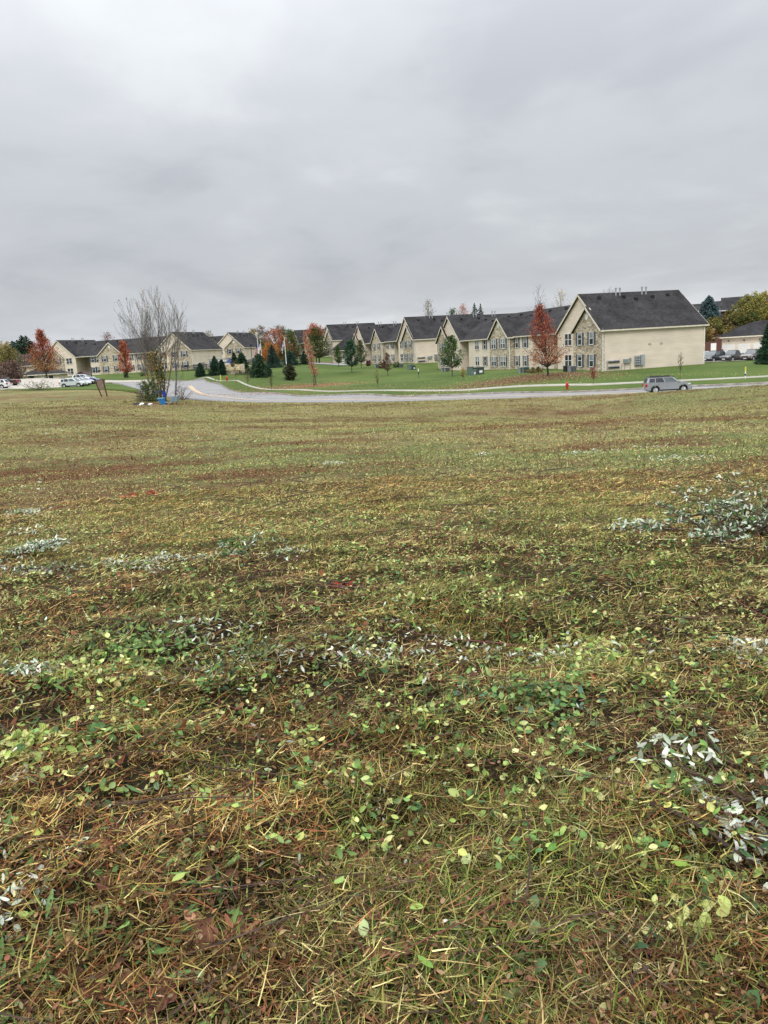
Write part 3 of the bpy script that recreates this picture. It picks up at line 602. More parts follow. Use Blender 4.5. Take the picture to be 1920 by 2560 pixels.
p = gp(60, 187); hE = empty('outbuilding', p, R(2), 'low cream outbuilding with purple grey hip roof under the left red maple', 'outbuilding')
m = MB(); m.box(0, 8.4, 0, 6, -1, 1.9, CREAM); m.build('wall', hE); hip(hE, -.5, 8.9, -.6, 6.6, 1.92, 3.5, 3.2)
m = MB(); m.box(1.2, 2.6, -.1, -.004, 1.2, 1.7, DKMET); m.box(1.2, 2.6, -.1, -.004, .4, .9, DKMET); m.build('meter_bank', hE)
m = MB(); m.box(4.2, 5.0, -.06, -.004, .05, 1.8, WHITE); m.build('door', hE)
for xx in (6.6,):
    f = MB(); f.box(xx-.6, xx+.6, -.06, -.004, .7, 1.6, WHITE); w_ = f.build('window', hE); g_ = MB(); g_.box(xx-.5, xx+.5, -.08, -.062, .8, 1.5, GLASS); g_.build('pane', w_)
# brick screen round the refuse skips with a white notice
p = at(1764, 893, 135); sE = empty('brick_screen', p, R(-8), 'dark brick refuse enclosure wall with a white notice, beside the right building corner', 'wall')
m = MB(); m.box(0, 2.6, 0, .3, -1, 2.6, BRICK); m.box(2.4, 2.7, .3, 3.5, -1, 2.9, BRICK); m.build('wall', sE); m = MB(); m.box(.8, 1.7, -.05, -.003, 1.1, 2.3, WHITE); m.build('notice', sE)
# ------------------------------------------------------------------ vehicles
def paint(name, c, metal=.15): return noisy('paint_'+name, [v*.92 for v in c], c, .7, .3, .5, coat=1.0, metal=metal)
TYRE = noisy('tyre', (.012, .012, .012), (.025, .025, .025), 10, .85); ALLOY = noisy('alloy', (.45, .46, .47), (.6, .61, .62), 3, .3, metal=.7)
LAMPW = noisy('clear_lamp', (.55, .58, .6), (.75, .78, .8), 6, .1, .6); LAMPR = noisy('red_lamp', (.32, .012, .012), (.55, .04, .03), 6, .15, .6)
CGL = noisy('car_glass', (.012, .014, .017), (.03, .034, .04), .8, .04, .8); CGL2 = noisy('clear_car_glass', (.04, .055, .055), (.11, .14, .14), 1.2, .05, .9); PLAS = noisy('black_plastic', (.015, .015, .016), (.03, .03, .032), 8, .6); PLATE = noisy('plate', (.6, .62, .62), (.7, .7, .7), 9, .4)
KINDS = {  # L, W, H, wheel x front/back, wheel r, belt z, hood z, cowl x, nose z, cabin rear bottom/top, cabin front bottom/top
 'suv': dict(L=4.55, W=1.84, H=1.64, wf=1.47, wb=-1.29, r=.36, belt=1.08, hood=1.05, cowl=1.05, nose=.92, c=(-2.18, -1.98, 1.16, .52), tail=.88),
 'hatch': dict(L=4.15, W=1.79, H=1.6, wf=1.36, wb=-1.21, r=.33, belt=1.02, hood=.96, cowl=1.02, nose=.78, c=(-2.0, -1.78, 1.2, .45), tail=.8),
 'crossover': dict(L=4.6, W=1.85, H=1.66, wf=1.42, wb=-1.28, r=.35, belt=1.03, hood=.98, cowl=1.05, nose=.72, c=(-2.15, -1.7, 1.25, .3), tail=.85),
 'pickup': dict(L=5.1, W=1.8, H=1.68, wf=1.62, wb=-1.45, r=.37, belt=1.06, hood=1.0, cowl=.9, nose=.86, c=(-.72, -.52, .98, .42), tail=1.05),
 'car': dict(L=4.5, W=1.78, H=1.42, wf=1.4, wb=-1.3, r=.32, belt=.92, hood=.84, cowl=.95, nose=.62, c=(-1.75, -1.05, 1.15, .3), tail=.8),
 'van': dict(L=5.2, W=1.98, H=2.05, wf=1.6, wb=-1.5, r=.36, belt=1.15, hood=1.08, cowl=1.5, nose=.8, c=(-2.55, -2.45, 1.95, 1.2), tail=1.0)}
def vehicle(kind, px, Y, head, color, name, label, cat, group=None, rails=False, z=None, cleargl=True, roofc=None):
    k = KINDS[kind]; L, W, H, r = k['L'], k['W'], k['H'], k['r']; P = gp(px, Y); dz = .0
    if z is not None: P.z = z
    E = empty(name, (P.x, P.y, P.z), R(90-head), label, cat, group)
    if kind != 'suv' or True: E.scale = (1, 1, 1)
    h = L/2; bl = k['belt']; PT = paint(*color)
    out = [(-h+.08, .36), (-h+.0, .5), (-h, .62), (-h+.06, k['tail']), (-h+.1, bl), (k['cowl'], bl), (k['cowl']+.5, (bl+k['hood'])/2+.02), (h-.45, k['hood']-.03), (h-.14, k['nose']), (h-.02, k['nose']-.14), (h, .5), (h-.1, .3)]
    def arch(c): return [(c+(r+.08)*math.cos(t), max(r+(r+.08)*math.sin(t), .28)) for t in np.linspace(-.2, math.pi+.2, 13)]
    out += arch(k['wf'])+arch(k['wb'])
    m = MB(); m.prism(out, 1, -W/2, W/2, PT); body = m.build('body', E, bevel=.055, smooth=False)
    m = MB(); m.prism([(-h+.3, .25), (h-.3, .25), (h-.35, .6), (-h+.35, .6)], 1, -W/2+.22, W/2-.22, PLAS); m.build('underbody', E)
    m = MB(); m.box(k['wb']+r+.12, k['wf']-r-.12, -W/2-.012, W/2+.012, .27, .40, PLAS); m.build('sill', E)
    xb, xt, fb, ft = k['c']; wb_, wt = W/2-.05, W/2-.21
    c = [Vector(q) for q in ((xb, -wb_, bl-.02), (fb, -wb_, bl-.02), (fb, wb_, bl-.02), (xb, wb_, bl-.02), (xt, -wt, H-.06), (ft, -wt, H-.06), (ft, wt, H-.06), (xt, wt, H-.06))]
    m = MB(); m.hexa(c, PT if roofc is None else paint(*roofc)); m.build('cabin', E, bevel=.04)
    m = MB(); m.box(xt+.06, ft-.05, -wt+.06, wt-.06, H-.07, H-.01, PT if roofc is None else paint(*roofc)); m.build('roof_panel', E, bevel=.03)
    def panel(q, u0, u1, v0, v1, mt, nm='window', off=.012, v0b=None, v1b=None):
        a, b, d, e_ = q      # bottom-left, bottom-right, top-right, top-left
        f = lambda u, v: (a*(1-u)+b*u)*(1-v)+(e_*(1-u)+d*u)*v
        n = (b-a).cross(e_-a).normalized()*off; p = [f(u0, v0), f(u1, v0), f(v1b or u1, v1), f(v0b or u0, v1)]
        mm = MB(); mm.hexa([x+n for x in p]+[x-n for x in p], mt); return mm.build(nm, E)
    sg = CGL2 if cleargl else CGL
    for q in ((c[1], c[0], c[4], c[5]), (c[2], c[3], c[7], c[6])):
        q = q if q[0].y < 0 else q
        if kind == 'pickup': panel(q, .05, .93, .14, .93, CGL)
        elif kind == 'van': panel(q, .02, .3, .12, .9, sg)
        else:
            panel(q, .07, .42, .12, .92, sg); panel(q, .45, .72, .12, .92, CGL); panel(q, .745, .93, .14, .88, CGL)
    panel((c[1], c[2], c[6], c[5]), .05, .95, .10, .94, CGL2, 'windscreen'); panel((c[3], c[0], c[4], c[7]), .08, .92, .12, .9, CGL, 'rear_window')
    if kind == 'pickup':
        m = MB(); m.box(-h+.2, xb-.15, -W/2+.12, W/2-.12, bl-.004, bl+.02, PLAS); m.build('cargo_bed', E)
    for sx in ('wf', 'wb'):
        for s in (-1, 1):
            y = s*(W/2-.12); m = MB(); m.lathe([(r*.62, -.11), (r*.95, -.11), (r, -.06), (r, .06), (r*.95, .11), (r*.62, .11)], (0, 0, 0), TYRE, 22, 'y'); wh = m.build('wheel', E, (k[sx], y, r))
            m = MB(); m.lathe([(r*.63, -.02), (r*.63, .02)], (0, s*.07, 0), PLAS, 18, 'y')
            for q in range(8):
                t = q*math.pi/4; a = (r*.62*math.cos(t), r*.62*math.sin(t)); b_ = (.05*math.cos(t), .05*math.sin(t)); m.tube([(b_[0], s*.105, b_[1]), (a[0], s*.105, a[1])], .032, ALLOY, 5)
            m.lathe([(r*.58, -.015), (r*.65, -.015), (r*.65, .015), (r*.58, .015)], (0, s*.105, 0), ALLOY, 18, 'y'); m.build('rim', wh)
    for s in (-1, 1):
        m = MB(); m.box(h-.34, h-.07, s*(W/2-.31)-.16, s*(W/2-.31)+.16 if False else s*(W/2-.31)+.16, k['nose']-.17, k['nose']+.0, LAMPW); m.box(h-.42, h-.14, s*W/2-.03, s*W/2+.008, k['nose']-.13, k['nose']-.02, LAMPW); m.build('headlight', E, bevel=.02)
        m = MB(); m.box(-h-.005, -h+.20, s*(W/2-.14)-.15, s*(W/2-.14)+.148, .70, .98 if kind != 'car' else .86, LAMPR); m.build('tail_light', E, bevel=.02)
        m = MB(); m.box(fb-.28, fb-.12, s*(W/2+.02)-.02, s*(W/2+.14), bl, bl+.15, PT); m.build('wing_mirror', E, bevel=.03)
        for xx in ((-.05, -1.0) if kind != 'pickup' else (-.45,)):
            m = MB(); m.box(xx-.1, xx+.1, s*W/2-.02, s*W/2+.025, bl-.13, bl-.09, PT); m.build('door_handle', E)
    for xx in ([.86, -.08, -1.02] if kind not in ('pickup', 'van') else [.9, -.75]):
        pass
    m = MB(); m.box(h-.03, h+.05, -W/2+.12, W/2-.12, .3, .5, PLAS); m.build('bumper', E, bevel=.03); m = MB(); m.box(-h-.06, -h+.06, -W/2+.12, W/2-.12, .36, .56, PT if kind != 'pickup' else GALV); m.build('bumper', E, bevel=.03)
    m = MB(); m.box(h-.06, h+.012, -W/2+.5, W/2-.5, .56, k['nose']-.16, PLAS); m.build('grille', E)
    m = MB(); m.box(h+.05, h+.06, -.24, .24, .42, .55, PLATE); m.build('licence_plate', E); m = MB(); m.box(-h-.075, -h-.062, -.22, .22, .5, .62, PLATE); m.build('licence_plate', E)
    if rails:
        for s in (-1, 1): m = MB(); m.tube([(xt+.05, s*(wt-.04), H-.05), (xt+.2, s*(wt-.04), H+.05), (ft-.15, s*(wt-.04), H+.05), (ft+.1, s*(wt-.04), H-.05)], .032, PLAS, 6); m.build('roof_rail', E)
    return E
suvp = at(1671, 975, 73.6)
vehicle('suv', 1666, 74.6, 97.5, ('silver', (.29, .31, .33)), 'suv', 'silver grey estate suv with black roof rails driving on the road', 'car', rails=True, cleargl=True).scale = (.93, .93, .95)
pk = 'cars parked in the left car park'
vehicle('hatch', 183, 137.5, 92, ('silver_light', (.62, .66, .67)), 'parked_car', 'boxy pale silver hatchback, nearest of the cars parked left of the wooden board', 'car', pk)
vehicle('crossover', 195, 142, 92, ('pearl', (.72, .73, .72)), 'parked_car', 'white crossover mostly hidden behind the boxy silver hatchback', 'car', pk)
vehicle('car', 205, 149, 92, ('pale_blue', (.45, .5, .58)), 'parked_car', 'pale saloon car between the white crossover and the blue car', 'car', pk)
vehicle('car', 222, 153.5, 92, ('blue', (.03, .055, .22)), 'parked_car', 'blue saloon car parked at the far end of the row by the lawn', 'car', pk)
vehicle('crossover', 211, 158.5, 92, ('white', (.75, .76, .76)), 'parked_car', 'white roofed car standing behind the blue saloon', 'car', pk)
vehicle('crossover', -8, 137, 268, ('white', (.75, .76, .76)), 'parked_car', 'white crossover cut off by the left edge, beside the maroon pickup', 'car', pk)
vehicle('pickup', 15, 145.5, 268, ('maroon', (.055, .014, .016)), 'parked_pickup', 'maroon pickup truck parked beside the white crossover at the left edge', 'pickup', pk)
pr_ = 'cars parked in front of the garages'
vehicle('crossover', 1783, 117, 234, ('black', (.02, .022, .03)), 'parked_car', 'black crossover parked closest to the corner of the nearest building', 'car', pr_)
vehicle('pickup', 1832, 117, 234, ('charcoal', (.05, .045, .05)), 'parked_pickup', 'dark pickup truck parked between the black and the bronze vehicles', 'pickup', pr_)
vehicle('suv', 1882, 117, 234, ('bronze', (.16, .13, .115)), 'parked_suv', 'bronze grey suv parked right of the dark pickup truck', 'car', pr_, rails=True)
vehicle('car', 1932, 116, 234, ('white', (.75, .76, .76)), 'parked_car', 'white car almost hidden behind the dark evergreen at the right edge', 'car', pr_)
vehicle('van', 1797, 141, 225, ('white', (.75, .76, .76)), 'parked_van', 'white van by the garage corner and the brick enclosure', 'van', pr_)
vehicle('car', 1770, 129, 234, ('pearl', (.72, .73, .72)), 'parked_car', 'pale saloon behind the black crossover next to the building corner', 'car', pr_)
# ------------------------------------------------------------------ trees and shrubs
def leafmesh(name, C, s, colr, parent, m=None, dirs=None, aspect=1.5):
    V, F, c = cards(np.asarray(C), s, colr, dirs, aspect); return npmesh(name, V, F, c, m or LEAF, parent)
def limb(mb, a, b, r0, r1, m, n=6, sag=.12, rng=random):
    a, b = Vector(a), Vector(b); k = 5; pts = []
    off = Vector((rng.uniform(-1, 1), rng.uniform(-1, 1), rng.uniform(.2, 1)))*(b-a).length*sag
    for i in range(k+1): t = i/k; pts.append(a.lerp(b, t)+off*math.sin(t*math.pi)*.6)
    mb.tube(pts, [r0+(r1-r0)*i/k for i in range(k+1)], m, n, False); return pts
def broadleaf(P, Ht, env, cols, label, name='tree', nl=26, nleaf=3000, ls=.16, trunk=.12, crown0=.25, bark=None, lean=(0, 0), group=None, spread=1.0, sig=.10, cat='tree', probs=None, twigs=0, low=None, sx=1.0, lowcols=None):
    """P base, env list of (height fraction, radius m)"""
    bark = bark or BARK; E = empty(name, P, 0, label, cat, group); hs = [a for a, b in env]; rs = [b for a, b in env]
    mb = MB(); top = Vector((lean[0], lean[1], Ht*.93)); n = 7
    tp = [Vector((lean[0]*(i/n)**1.3+random.uniform(-.02, .02)*Ht*.3*(i > 0), lean[1]*(i/n)**1.3, Ht*.93*i/n)) for i in range(n+1)]
    tp[0].z = -.25; mb.tube(tp, [trunk*(1-.9*i/n)*(1.25 if i == 0 else 1) for i in range(n+1)], bark, 7)
    def tr(h): q = min(max(h/.93, 0), .999)*n; i = int(q); return tp[i].lerp(tp[i+1], q-i)
    Cs, Ss, Is = [], [], []
    for i in range(nl):
        h = crown0+(1-crown0)*((i+random.random())/nl)**.9; rad = np.interp(h, hs, rs)*random.uniform(.62, 1.12)*spread; an = i*2.4+random.uniform(-.5, .5)
        c0 = tr(h); e_ = Vector((c0.x+math.cos(an)*rad*sx, c0.y+math.sin(an)*rad, h*Ht))
        h0 = max(crown0*.7, h-.13-rad/Ht*.85); s_ = tr(h0); pts = limb(mb, s_, e_, trunk*(1-h0)*.5+.012, .012, bark, 5)
        for t_ in range(twigs):
            p0 = pts[random.randint(2, 5)]; d = Vector((random.uniform(-1, 1), random.uniform(-1, 1), random.uniform(.3, 1.6))).normalized()*Ht*.09*random.uniform(.5, 1.2); mb.tube([p0, p0+d*.5+Vector((random.uniform(-.05, .05),)*3), p0+d], [.014, .01, .005], bark, 3, False)
        m_ = int(nleaf/nl); t = RNG.random(m_)**.38; pa = np.array([tuple(p) for p in pts]); idx = t*(len(pa)-1.001); ii = idx.astype(int); fr = (idx-ii)[:, None]
        base = pa[ii]*(1-fr)+pa[np.minimum(ii+1, len(pa)-1)]*fr; sg = max(rad*.19, Ht*sig*.42)
        C = base+RNG.normal(size=(m_, 3))*np.array([sg, sg, sg*.62])*(.45+t[:, None]*.6)
        tone = 1+random.uniform(-.22, .22); Cs.append(C); Ss.append(np.full(m_, tone))
    mb.build('trunk', E); C = np.concatenate(Cs); tn = np.concatenate(Ss)[:, None]
    hh = C[:, 2]/Ht; keep = (hh > (low if low is not None else crown0*.7))
    C, tn = C[keep], tn[keep]; c = pick(cols, len(C), .2, p=probs)*tn
    if lowcols:
        q_ = RNG.random(len(C)) > sst(C[:, 2]/Ht, .28, .62); c[q_] = pick(lowcols, int(q_.sum()), .2)*tn[q_]
    cw = np.array(cols[0]) if probs is None else None
    leafmesh('crown', C, ls*(.7+.6*RNG.random(len(C))), c, E); return E
def conifer(P, Ht, rad, cols, label, name='evergreen_tree', n=5000, ls=.22, group=None, base=.04, shape=1.0, droop=.25, cat='evergreen', power=.8, round_=False, trunk=.1):
    E = empty(name, P, 0, label, cat, group); mb = MB(); mb.tube([(0, 0, -.3), (0, 0, Ht*.5), (0, 0, Ht*.97)], [trunk, trunk*.6, .02], BARK, 6)
    n = int(n*1.5); nb = max(60, n//60); Cs, Ds, Ts = [], [], []
    for i in range(nb):
        h = base+(1-base)*((i+.5)/nb)**1.15; an = i*2.399+random.uniform(-.4, .4)
        R_ = rad*1.42*(1-h)**power if not round_ else rad*math.sqrt(max(0, 1-((h-.5)/.52)**2))
        if not round_: R_ *= min(1, .75+h*3)
        R_ = (R_+.04)*random.uniform(.72, 1.12); d = Vector((math.cos(an), math.sin(an), 0)); e_ = d*R_+Vector((0, 0, h*Ht-R_*droop+(.1*Ht*(1-h) if shape > 1 else 0)))
        s_ = Vector((0, 0, h*Ht+R_*.1)); mb.tube([s_, e_], [.03, .008], BARK, 3, False)
        m_ = int(n/nb*(.25+1.5*(R_/rad))); t = RNG.random(m_)**.6
        b = np.array(s_)[None]*(1-t[:, None])+np.array(e_)[None]*t[:, None]
        C = b+RNG.normal(size=(m_, 3))*np.array([.17, .17, .10])*(.2+R_*.6)*(1.15-.5*t[:, None])
        dd = np.array(d)[None]+RNG.normal(size=(m_, 3))*.5; dd[:, 2] -= .1; Cs.append(C); Ds.append(dd); Ts.append(np.full(m_, random.uniform(.55, 1.6)))
    mb.build('trunk', E); C = np.concatenate(Cs); c = pick(cols, len(C), .2)*np.concatenate(Ts)[:, None]
    C[:, 2] = np.maximum(C[:, 2], .05)
    leafmesh('crown', C, ls*(.7+.6*RNG.random(len(C))), c, E, NEEDLE, np.concatenate(Ds), 2.4); return E
OV = [(0, .1), (.2, .6), (.4, 1), (.6, .95), (.8, .6), (1, .12)]
def env(w, prof=OV): return [(a, b*w) for a, b in prof]
RED = [(.34, .05, .03), (.42, .085, .035), (.25, .035, .03), (.46, .15, .05)]; ORG = [(.45, .16, .04), (.50, .22, .06), (.36, .10, .035), (.32, .20, .05)]
GRN = [(.045, .10, .028), (.07, .13, .035), (.035, .075, .025), (.10, .15, .04)]; OLV = [(.15, .14, .04), (.21, .17, .05), (.10, .11, .035), (.27, .20, .06)]
DKG = [(.018, .045, .022), (.03, .065, .03), (.022, .05, .028)]; DKB = [(.022, .055, .04), (.035, .075, .05)]; SPR = [(.07, .12, .12), (.10, .16, .16), (.05, .09, .09)]
YEL_ = [(.42, .30, .06), (.34, .27, .07), (.5, .38, .12), (.2, .17, .05)]; PUR = [(.12, .05, .04), (.17, .08, .05), (.08, .05, .035), (.14, .1, .05)]
# red maple before the nearest building
P = gp(1371, 92.5); broadleaf(P, 8.5, [(0, .1), (.17, 1.0), (.24, 3.1), (.34, 2.7), (.45, 1.7), (.65, 1.55), (.8, 1.05), (.92, .5), (1, .15)], [(.38, .09, .06), (.42, .13, .075), (.28, .06, .045), (.42, .16, .09)], 'slender bright red maple in front of the nearest apartment building', 'red_maple', 56, 5600, .155, .13, .2, lean=(-.9, 0), sig=.05, lowcols=[(.46, .18, .08), (.40, .13, .06), (.5, .24, .12)], twigs=12, low=.17, group='red and orange maples')
broadleaf(gp(118, 170), 10.6, [(0, .1), (.13, 1), (.22, 3.5), (.42, 3.5), (.6, 2.7), (.8, 1.6), (1, .3)], [(.34, .06, .045), (.40, .09, .05), (.33, .15, .05), (.26, .14, .05), (.38, .05, .05)], 'broad red and orange maple beside the left end of the long apartment building', 'red_maple', 58, 6000, .25, .2, .2, lowcols=[(.30, .17, .06), (.36, .14, .06), (.24, .15, .05)], sig=.06, twigs=5, low=.16, group='red and orange maples')
broadleaf(gp(318, 186), 8.9, [(0, .1), (.2, 1.0), (.34, 2.0), (.6, 1.5), (.8, 1.1), (1, .35)], [(.42, .12, .06), (.36, .08, .05), (.45, .2, .1)], 'orange maple in front of the long apartment building, left of the bare tree', 'red_maple', 34, 5200, .22, .12, .18, sig=.055, twigs=4, low=.15, group='red and orange maples')
# lawn trees
gl = 'young trees on the lawn'
broadleaf(gp(1131, 115), 6.0, env(1.75, [(0, .1), (.25, .55), (.4, 1), (.6, .95), (.8, .7), (1, .15)]), GRN, 'young green tree with a full oval crown, alone before the grey electric cabinets', 'young_tree', 30, 4200, .17, .07, .3, group=gl, sig=.07, low=.2)
broadleaf(gp(880, 149), 6.3, env(1.7, [(0, .1), (.2, .9), (.35, 1), (.6, .85), (.8, .6), (1, .2)]), [(.03, .085, .04), (.045, .11, .05), (.025, .06, .03)], 'fullest and darkest green young tree, middle one of the three before the left apartment row', 'young_tree', 30, 4200, .2, .08, .26, group=gl, sig=.08, low=.18)
broadleaf(gp(847, 186), 5.0, env(1.25), GRN, 'small green young tree, leftmost of the three in front of the small grey garage', 'young_tree', 22, 2200, .2, .07, .25, group=gl, low=.2)
broadleaf(gp(904, 169), 6.0, env(1.5), GRN[:3]+[(.18, .10, .04)], 'green young tree turning orange at the top, right one of the three', 'young_tree', 24, 2600, .2, .07, .28, group=gl, low=.2)
broadleaf(gp(970, 135), 4.0, env(.85, [(0, .1), (.2, .5), (.45, 1), (.7, .9), (1, .3)]), PUR, 'small purple brown sapling with thin crown before the dark red shrubs', 'young_tree', 16, 900, .16, .05, .3, group=gl, low=.22, twigs=3)
broadleaf(gp(791, 121), 8.3, env(.85, [(0, .1), (.28, .9), (.4, 1.1), (.6, .8), (.8, .55), (1, .2)]), [(.50, .20, .13), (.45, .12, .10), (.40, .25, .10), (.5, .3, .2)], 'thin leaning sapling with pink orange leaves standing in its fallen leaves', 'young_tree', 26, 1500, .17, .06, .22, group=gl, lean=(-1.2, 0), sig=.04, low=.2)
broadleaf(gp(799, 205), 9.2, [(0, .1), (.2, 1.5), (.3, 3.0), (.55, 3.1), (.8, 2.2), (1, .6)], [(.075, .10, .03), (.10, .12, .035), (.13, .13, .04)], 'broad olive green tree, its top turning red, before the far apartment building', 'lawn_tree', 40, 5500, .3, .2, .22, low=.16, lean=(-.6, 0))
broadleaf(gp(792, 206), 10.2, [(0, .1), (.7, .6), (.8, 2.3), (.93, 1.8), (1, .5)], [(.40, .10, .06), (.46, .17, .09)], 'upright tree with a coral red top rising behind the broad olive tree', 'lawn_tree', 26, 1800, .28, .12, .72, low=.7)
sg = 'staked saplings along the footpath'
for px, Y, hh, cols, lab in ((1483, 84.5, 2.1, [(.35, .05, .04), (.28, .09, .05)], 'small sapling with a tuft of dark red leaves left of the silver car'), (1700, 85.5, 2.9, OLV, 'nearly bare thin sapling behind the silver car'),
        (1158, 99, 1.7, YEL_, 'short yellow leaved sapling below the lone green tree'), (945, 97, 2.7, YEL_+OLV, 'thin yellowish sapling on the verge below the stone gable building'),
        (591, 128, 3.9, [(.22, .13, .09), (.16, .12, .06)], 'thin brownish sapling just right of the left red hydrant'), (621, 121, 3.4, OLV[:2]+PUR[:1], 'thin bare sapling beside the footpath bend'), (680, 113, 2.2, OLV, 'bare thin sapling on the verge left of the leaning orange sapling'), (786, 105, 2.3, OLV, 'bare whip sapling beyond the footpath under the leaning orange sapling')):
    broadleaf(gp(px, Y), hh, env(.35 if hh < 3 else .5, [(0, .1), (.4, .6), (.7, 1), (.9, .8), (1, .3)]), cols, lab, 'sapling', 14, 110 if px not in (1483, 1158) else 260, .12, .022, .42, group=sg, low=.35, twigs=2)
# evergreens round the sign and the flag poles
ge = 'evergreens on the lawn'
for px, Y, hh, rr_, cols, lab, rnd, pw in ((503, 160, 2.9, 1.0, DKG, 'small rounded evergreen before the black pool fence', 0, .62), (540, 158, 4.0, 1.35, DKG, 'bushy evergreen left of the monument sign', 0, .75), (557, 148, 3.0, .62, DKG, 'narrow dark arborvitae touching the left end of the monument sign', 0, .35),
        (589, 158, 4.2, .8, DKG, 'slim evergreen rising behind the middle of the monument sign', 0, .6), (607, 154, 4.0, 1.15, [(.02, .055, .022), (.03, .07, .03)], 'dark arborvitae at the right end of the monument sign', 0, .42),
        (650, 142, 4.3, 1.6, DKG+[(.04, .08, .03)], 'large dense blue green spruce, widest on the lawn', 0, .5), (670, 143.5, 1.9, .75, DKG, 'low evergreen bush attached to the right side of the large spruce', 1, 1), (684, 171, 5.0, 1.75, DKB, 'tall dark spruce between the large spruce and the second flag pole', 0, .8),
        (727, 187, 3.6, 1.65, DKB, 'rounded dark evergreen behind the second flag pole', 0, .6), (762, 193, 3.4, 1.0, DKG, 'dark evergreen under the broad olive tree', 0, .6), (726, 138, 3.0, 1.15, [(.045, .055, .025), (.07, .065, .03), (.04, .05, .025)], 'egg shaped brownish green shrub standing alone on the lawn', 1, 1),
        (1926, 98, 5.9, 1.3, DKG+[(.03, .08, .035)], 'large dark evergreen at the right edge before the garages', 0, .62)):
    conifer(gp(px, Y), hh, rr_, cols, lab, 'round_shrub' if rnd else 'evergreen_tree', (5200 if hh > 3.5 else 3200) if px < 1500 else 16000, .2 if px < 1500 else .17, ge, power=pw, round_=bool(rnd), droop=.05 if rnd else .2, cat='shrub' if rnd else 'evergreen')
P_ = at(1771, 803, 168); conifer(P_, 5.3, 2.3, SPR, 'blue spruce on the hill behind the right end of the dark roof', 'blue_spruce', 7000, .28, power=.6, droop=.3)
# hillside thicket on the right
gh = 'yellowing trees and scrub on the hillside'
HYL = [(.36, .31, .07), (.30, .29, .08), (.22, .23, .06), (.44, .34, .09), (.16, .18, .05)]
for px, py, Y, hh, rr_, cols in ((1848, 812, 160, 5.0, 1.7, HYL), (1868, 810, 160, 5.8, 1.9, HYL+OLV[:1]), (1890, 808, 158, 6.1, 2.0, HYL), (1912, 806, 160, 6.1, 2.0, HYL+ORG[:1]), (1940, 806, 160, 6.2, 2.2, HYL+OLV), (1968, 806, 162, 6.4, 2.2, HYL), (2010, 806, 162, 7, 2.6, OLV), (1826, 815, 156, 3.4, 1.6, OLV+GRN[:1]), (1800, 815, 155, 2.0, 1.7, PUR+OLV), (1780, 822, 152, 2.2, 1.8, OLV+GRN[:1]), (1765, 845, 148, 2.0, 1.6, OLV+ORG[:1]), (1806, 840, 152, 1.9, 1.9, OLV), (1790, 850, 152, 1.6, 1.7, [(.22, .12, .05), (.16, .10, .04)]), (1840, 822, 156, 2.6, 1.9, GRN+OLV), (1815, 828, 154, 1.8, 1.5, PUR+OLV), (1775, 862, 149, 1.6, 1.5, [(.22, .12, .05), (.16, .12, .04)]), (1858, 818, 156, 3, 1.8, OLV), (1880, 816, 156, 3, 1.8, GRN+OLV)):
    P_ = at(px, py, Y); big = hh > 5
    lab = 'yellow and olive tree of the thicket along the hill above the garages' if big else 'low olive and russet bush on the bank left of the garages'
    broadleaf(P_, hh, env(rr_, [(0, .6), (.2, .9), (.5, 1), (.8, .8), (1, .35)]), cols, lab, 'hill_tree' if big else 'hill_bush', 26 if big else 14, 2600 if big else 1500, .26, .1 if big else .04, .12, group=gh+(' tall' if big else ' low'), low=.02, twigs=3 if big else 1, cat='tree' if big else 'bush')
# trees showing over the roofs
go = 'trees showing above the roofs'
for px, py, Y, hh, rr_, cols, kind, lab in ((1072, 790, 230, 4.5, 1.6, OLV, 'b', 'thin crowned tree with sparse green leaves over the roof left of centre'), (1132, 795, 240, 3.0, 1.1, GRN, 'b', 'small green treetop just above the long roof'), (1158, 795, 240, 4.2, 2.2, [(.5, .2, .15), (.45, .25, .2)], 'b', 'pink leaved treetop above the long roof'),
        (1187, 795, 240, 4.4, 1.1, DKG, 'c', 'left pointed conifer tip above the long roof'), (1202, 795, 240, 4.2, .95, DKG, 'c', 'right pointed conifer tip above the long roof'), (1347, 800, 190, 8.0, 2.6, [(.35, .16, .14)], 't', 'bare twiggy treetop right behind the red maple'), (1402, 790, 190, 6.0, 2.4, [(.55, .42, .26), (.45, .36, .2)], 'b', 'sparse pale yellow treetop left of the nearest gable peak'),
        (1524, 740, 200, 2.0, 2.4, [(.5, .4, .3)], 't', 'faint bare treetop over the ridge of the nearest roof'), (270, 862, 275, 4.6, 2.6, [(.20, .06, .04), (.14, .05, .035)], 'b', 'dark red brown treetop over the roof of the long apartment building'), (368, 862, 270, 5.5, 1.8, [(.25, .10, .05), (.15, .1, .04)], 'b', 'rusty treetop behind the bare tree over the long roof'),
        (523, 858, 262, 4.2, 2.2, OLV, 'b', 'pale yellowish treetop between the two left roofs'), (812, 842, 290, 3.4, 1.2, DKG, 'c', 'small dark conifer tip left of the far dark gable')):
    P_ = at(px, py, Y); ex = 7.; P_ = (P_[0], P_[1], P_[2]-ex)
    H_ = hh+ex; f0 = ex/H_
    if kind == 'c': conifer(P_, H_, rr_*2.2, cols, lab, 'conifer', 2600, .3, go, base=.3)
    else: broadleaf(P_, H_, [(0, .2), (f0, rr_*.8), (f0+(1-f0)*.5, rr_), (1, .4)], cols, lab, 'treetop', 22, 900 if kind == 'b' and px not in (1072, 1402) else (40 if kind == 't' else 420), .3, .12, f0*.7, group=go, low=f0*.6, twigs=7 if kind == 't' or px in (1072, 1402, 1347) else 2, bark=BARKG)
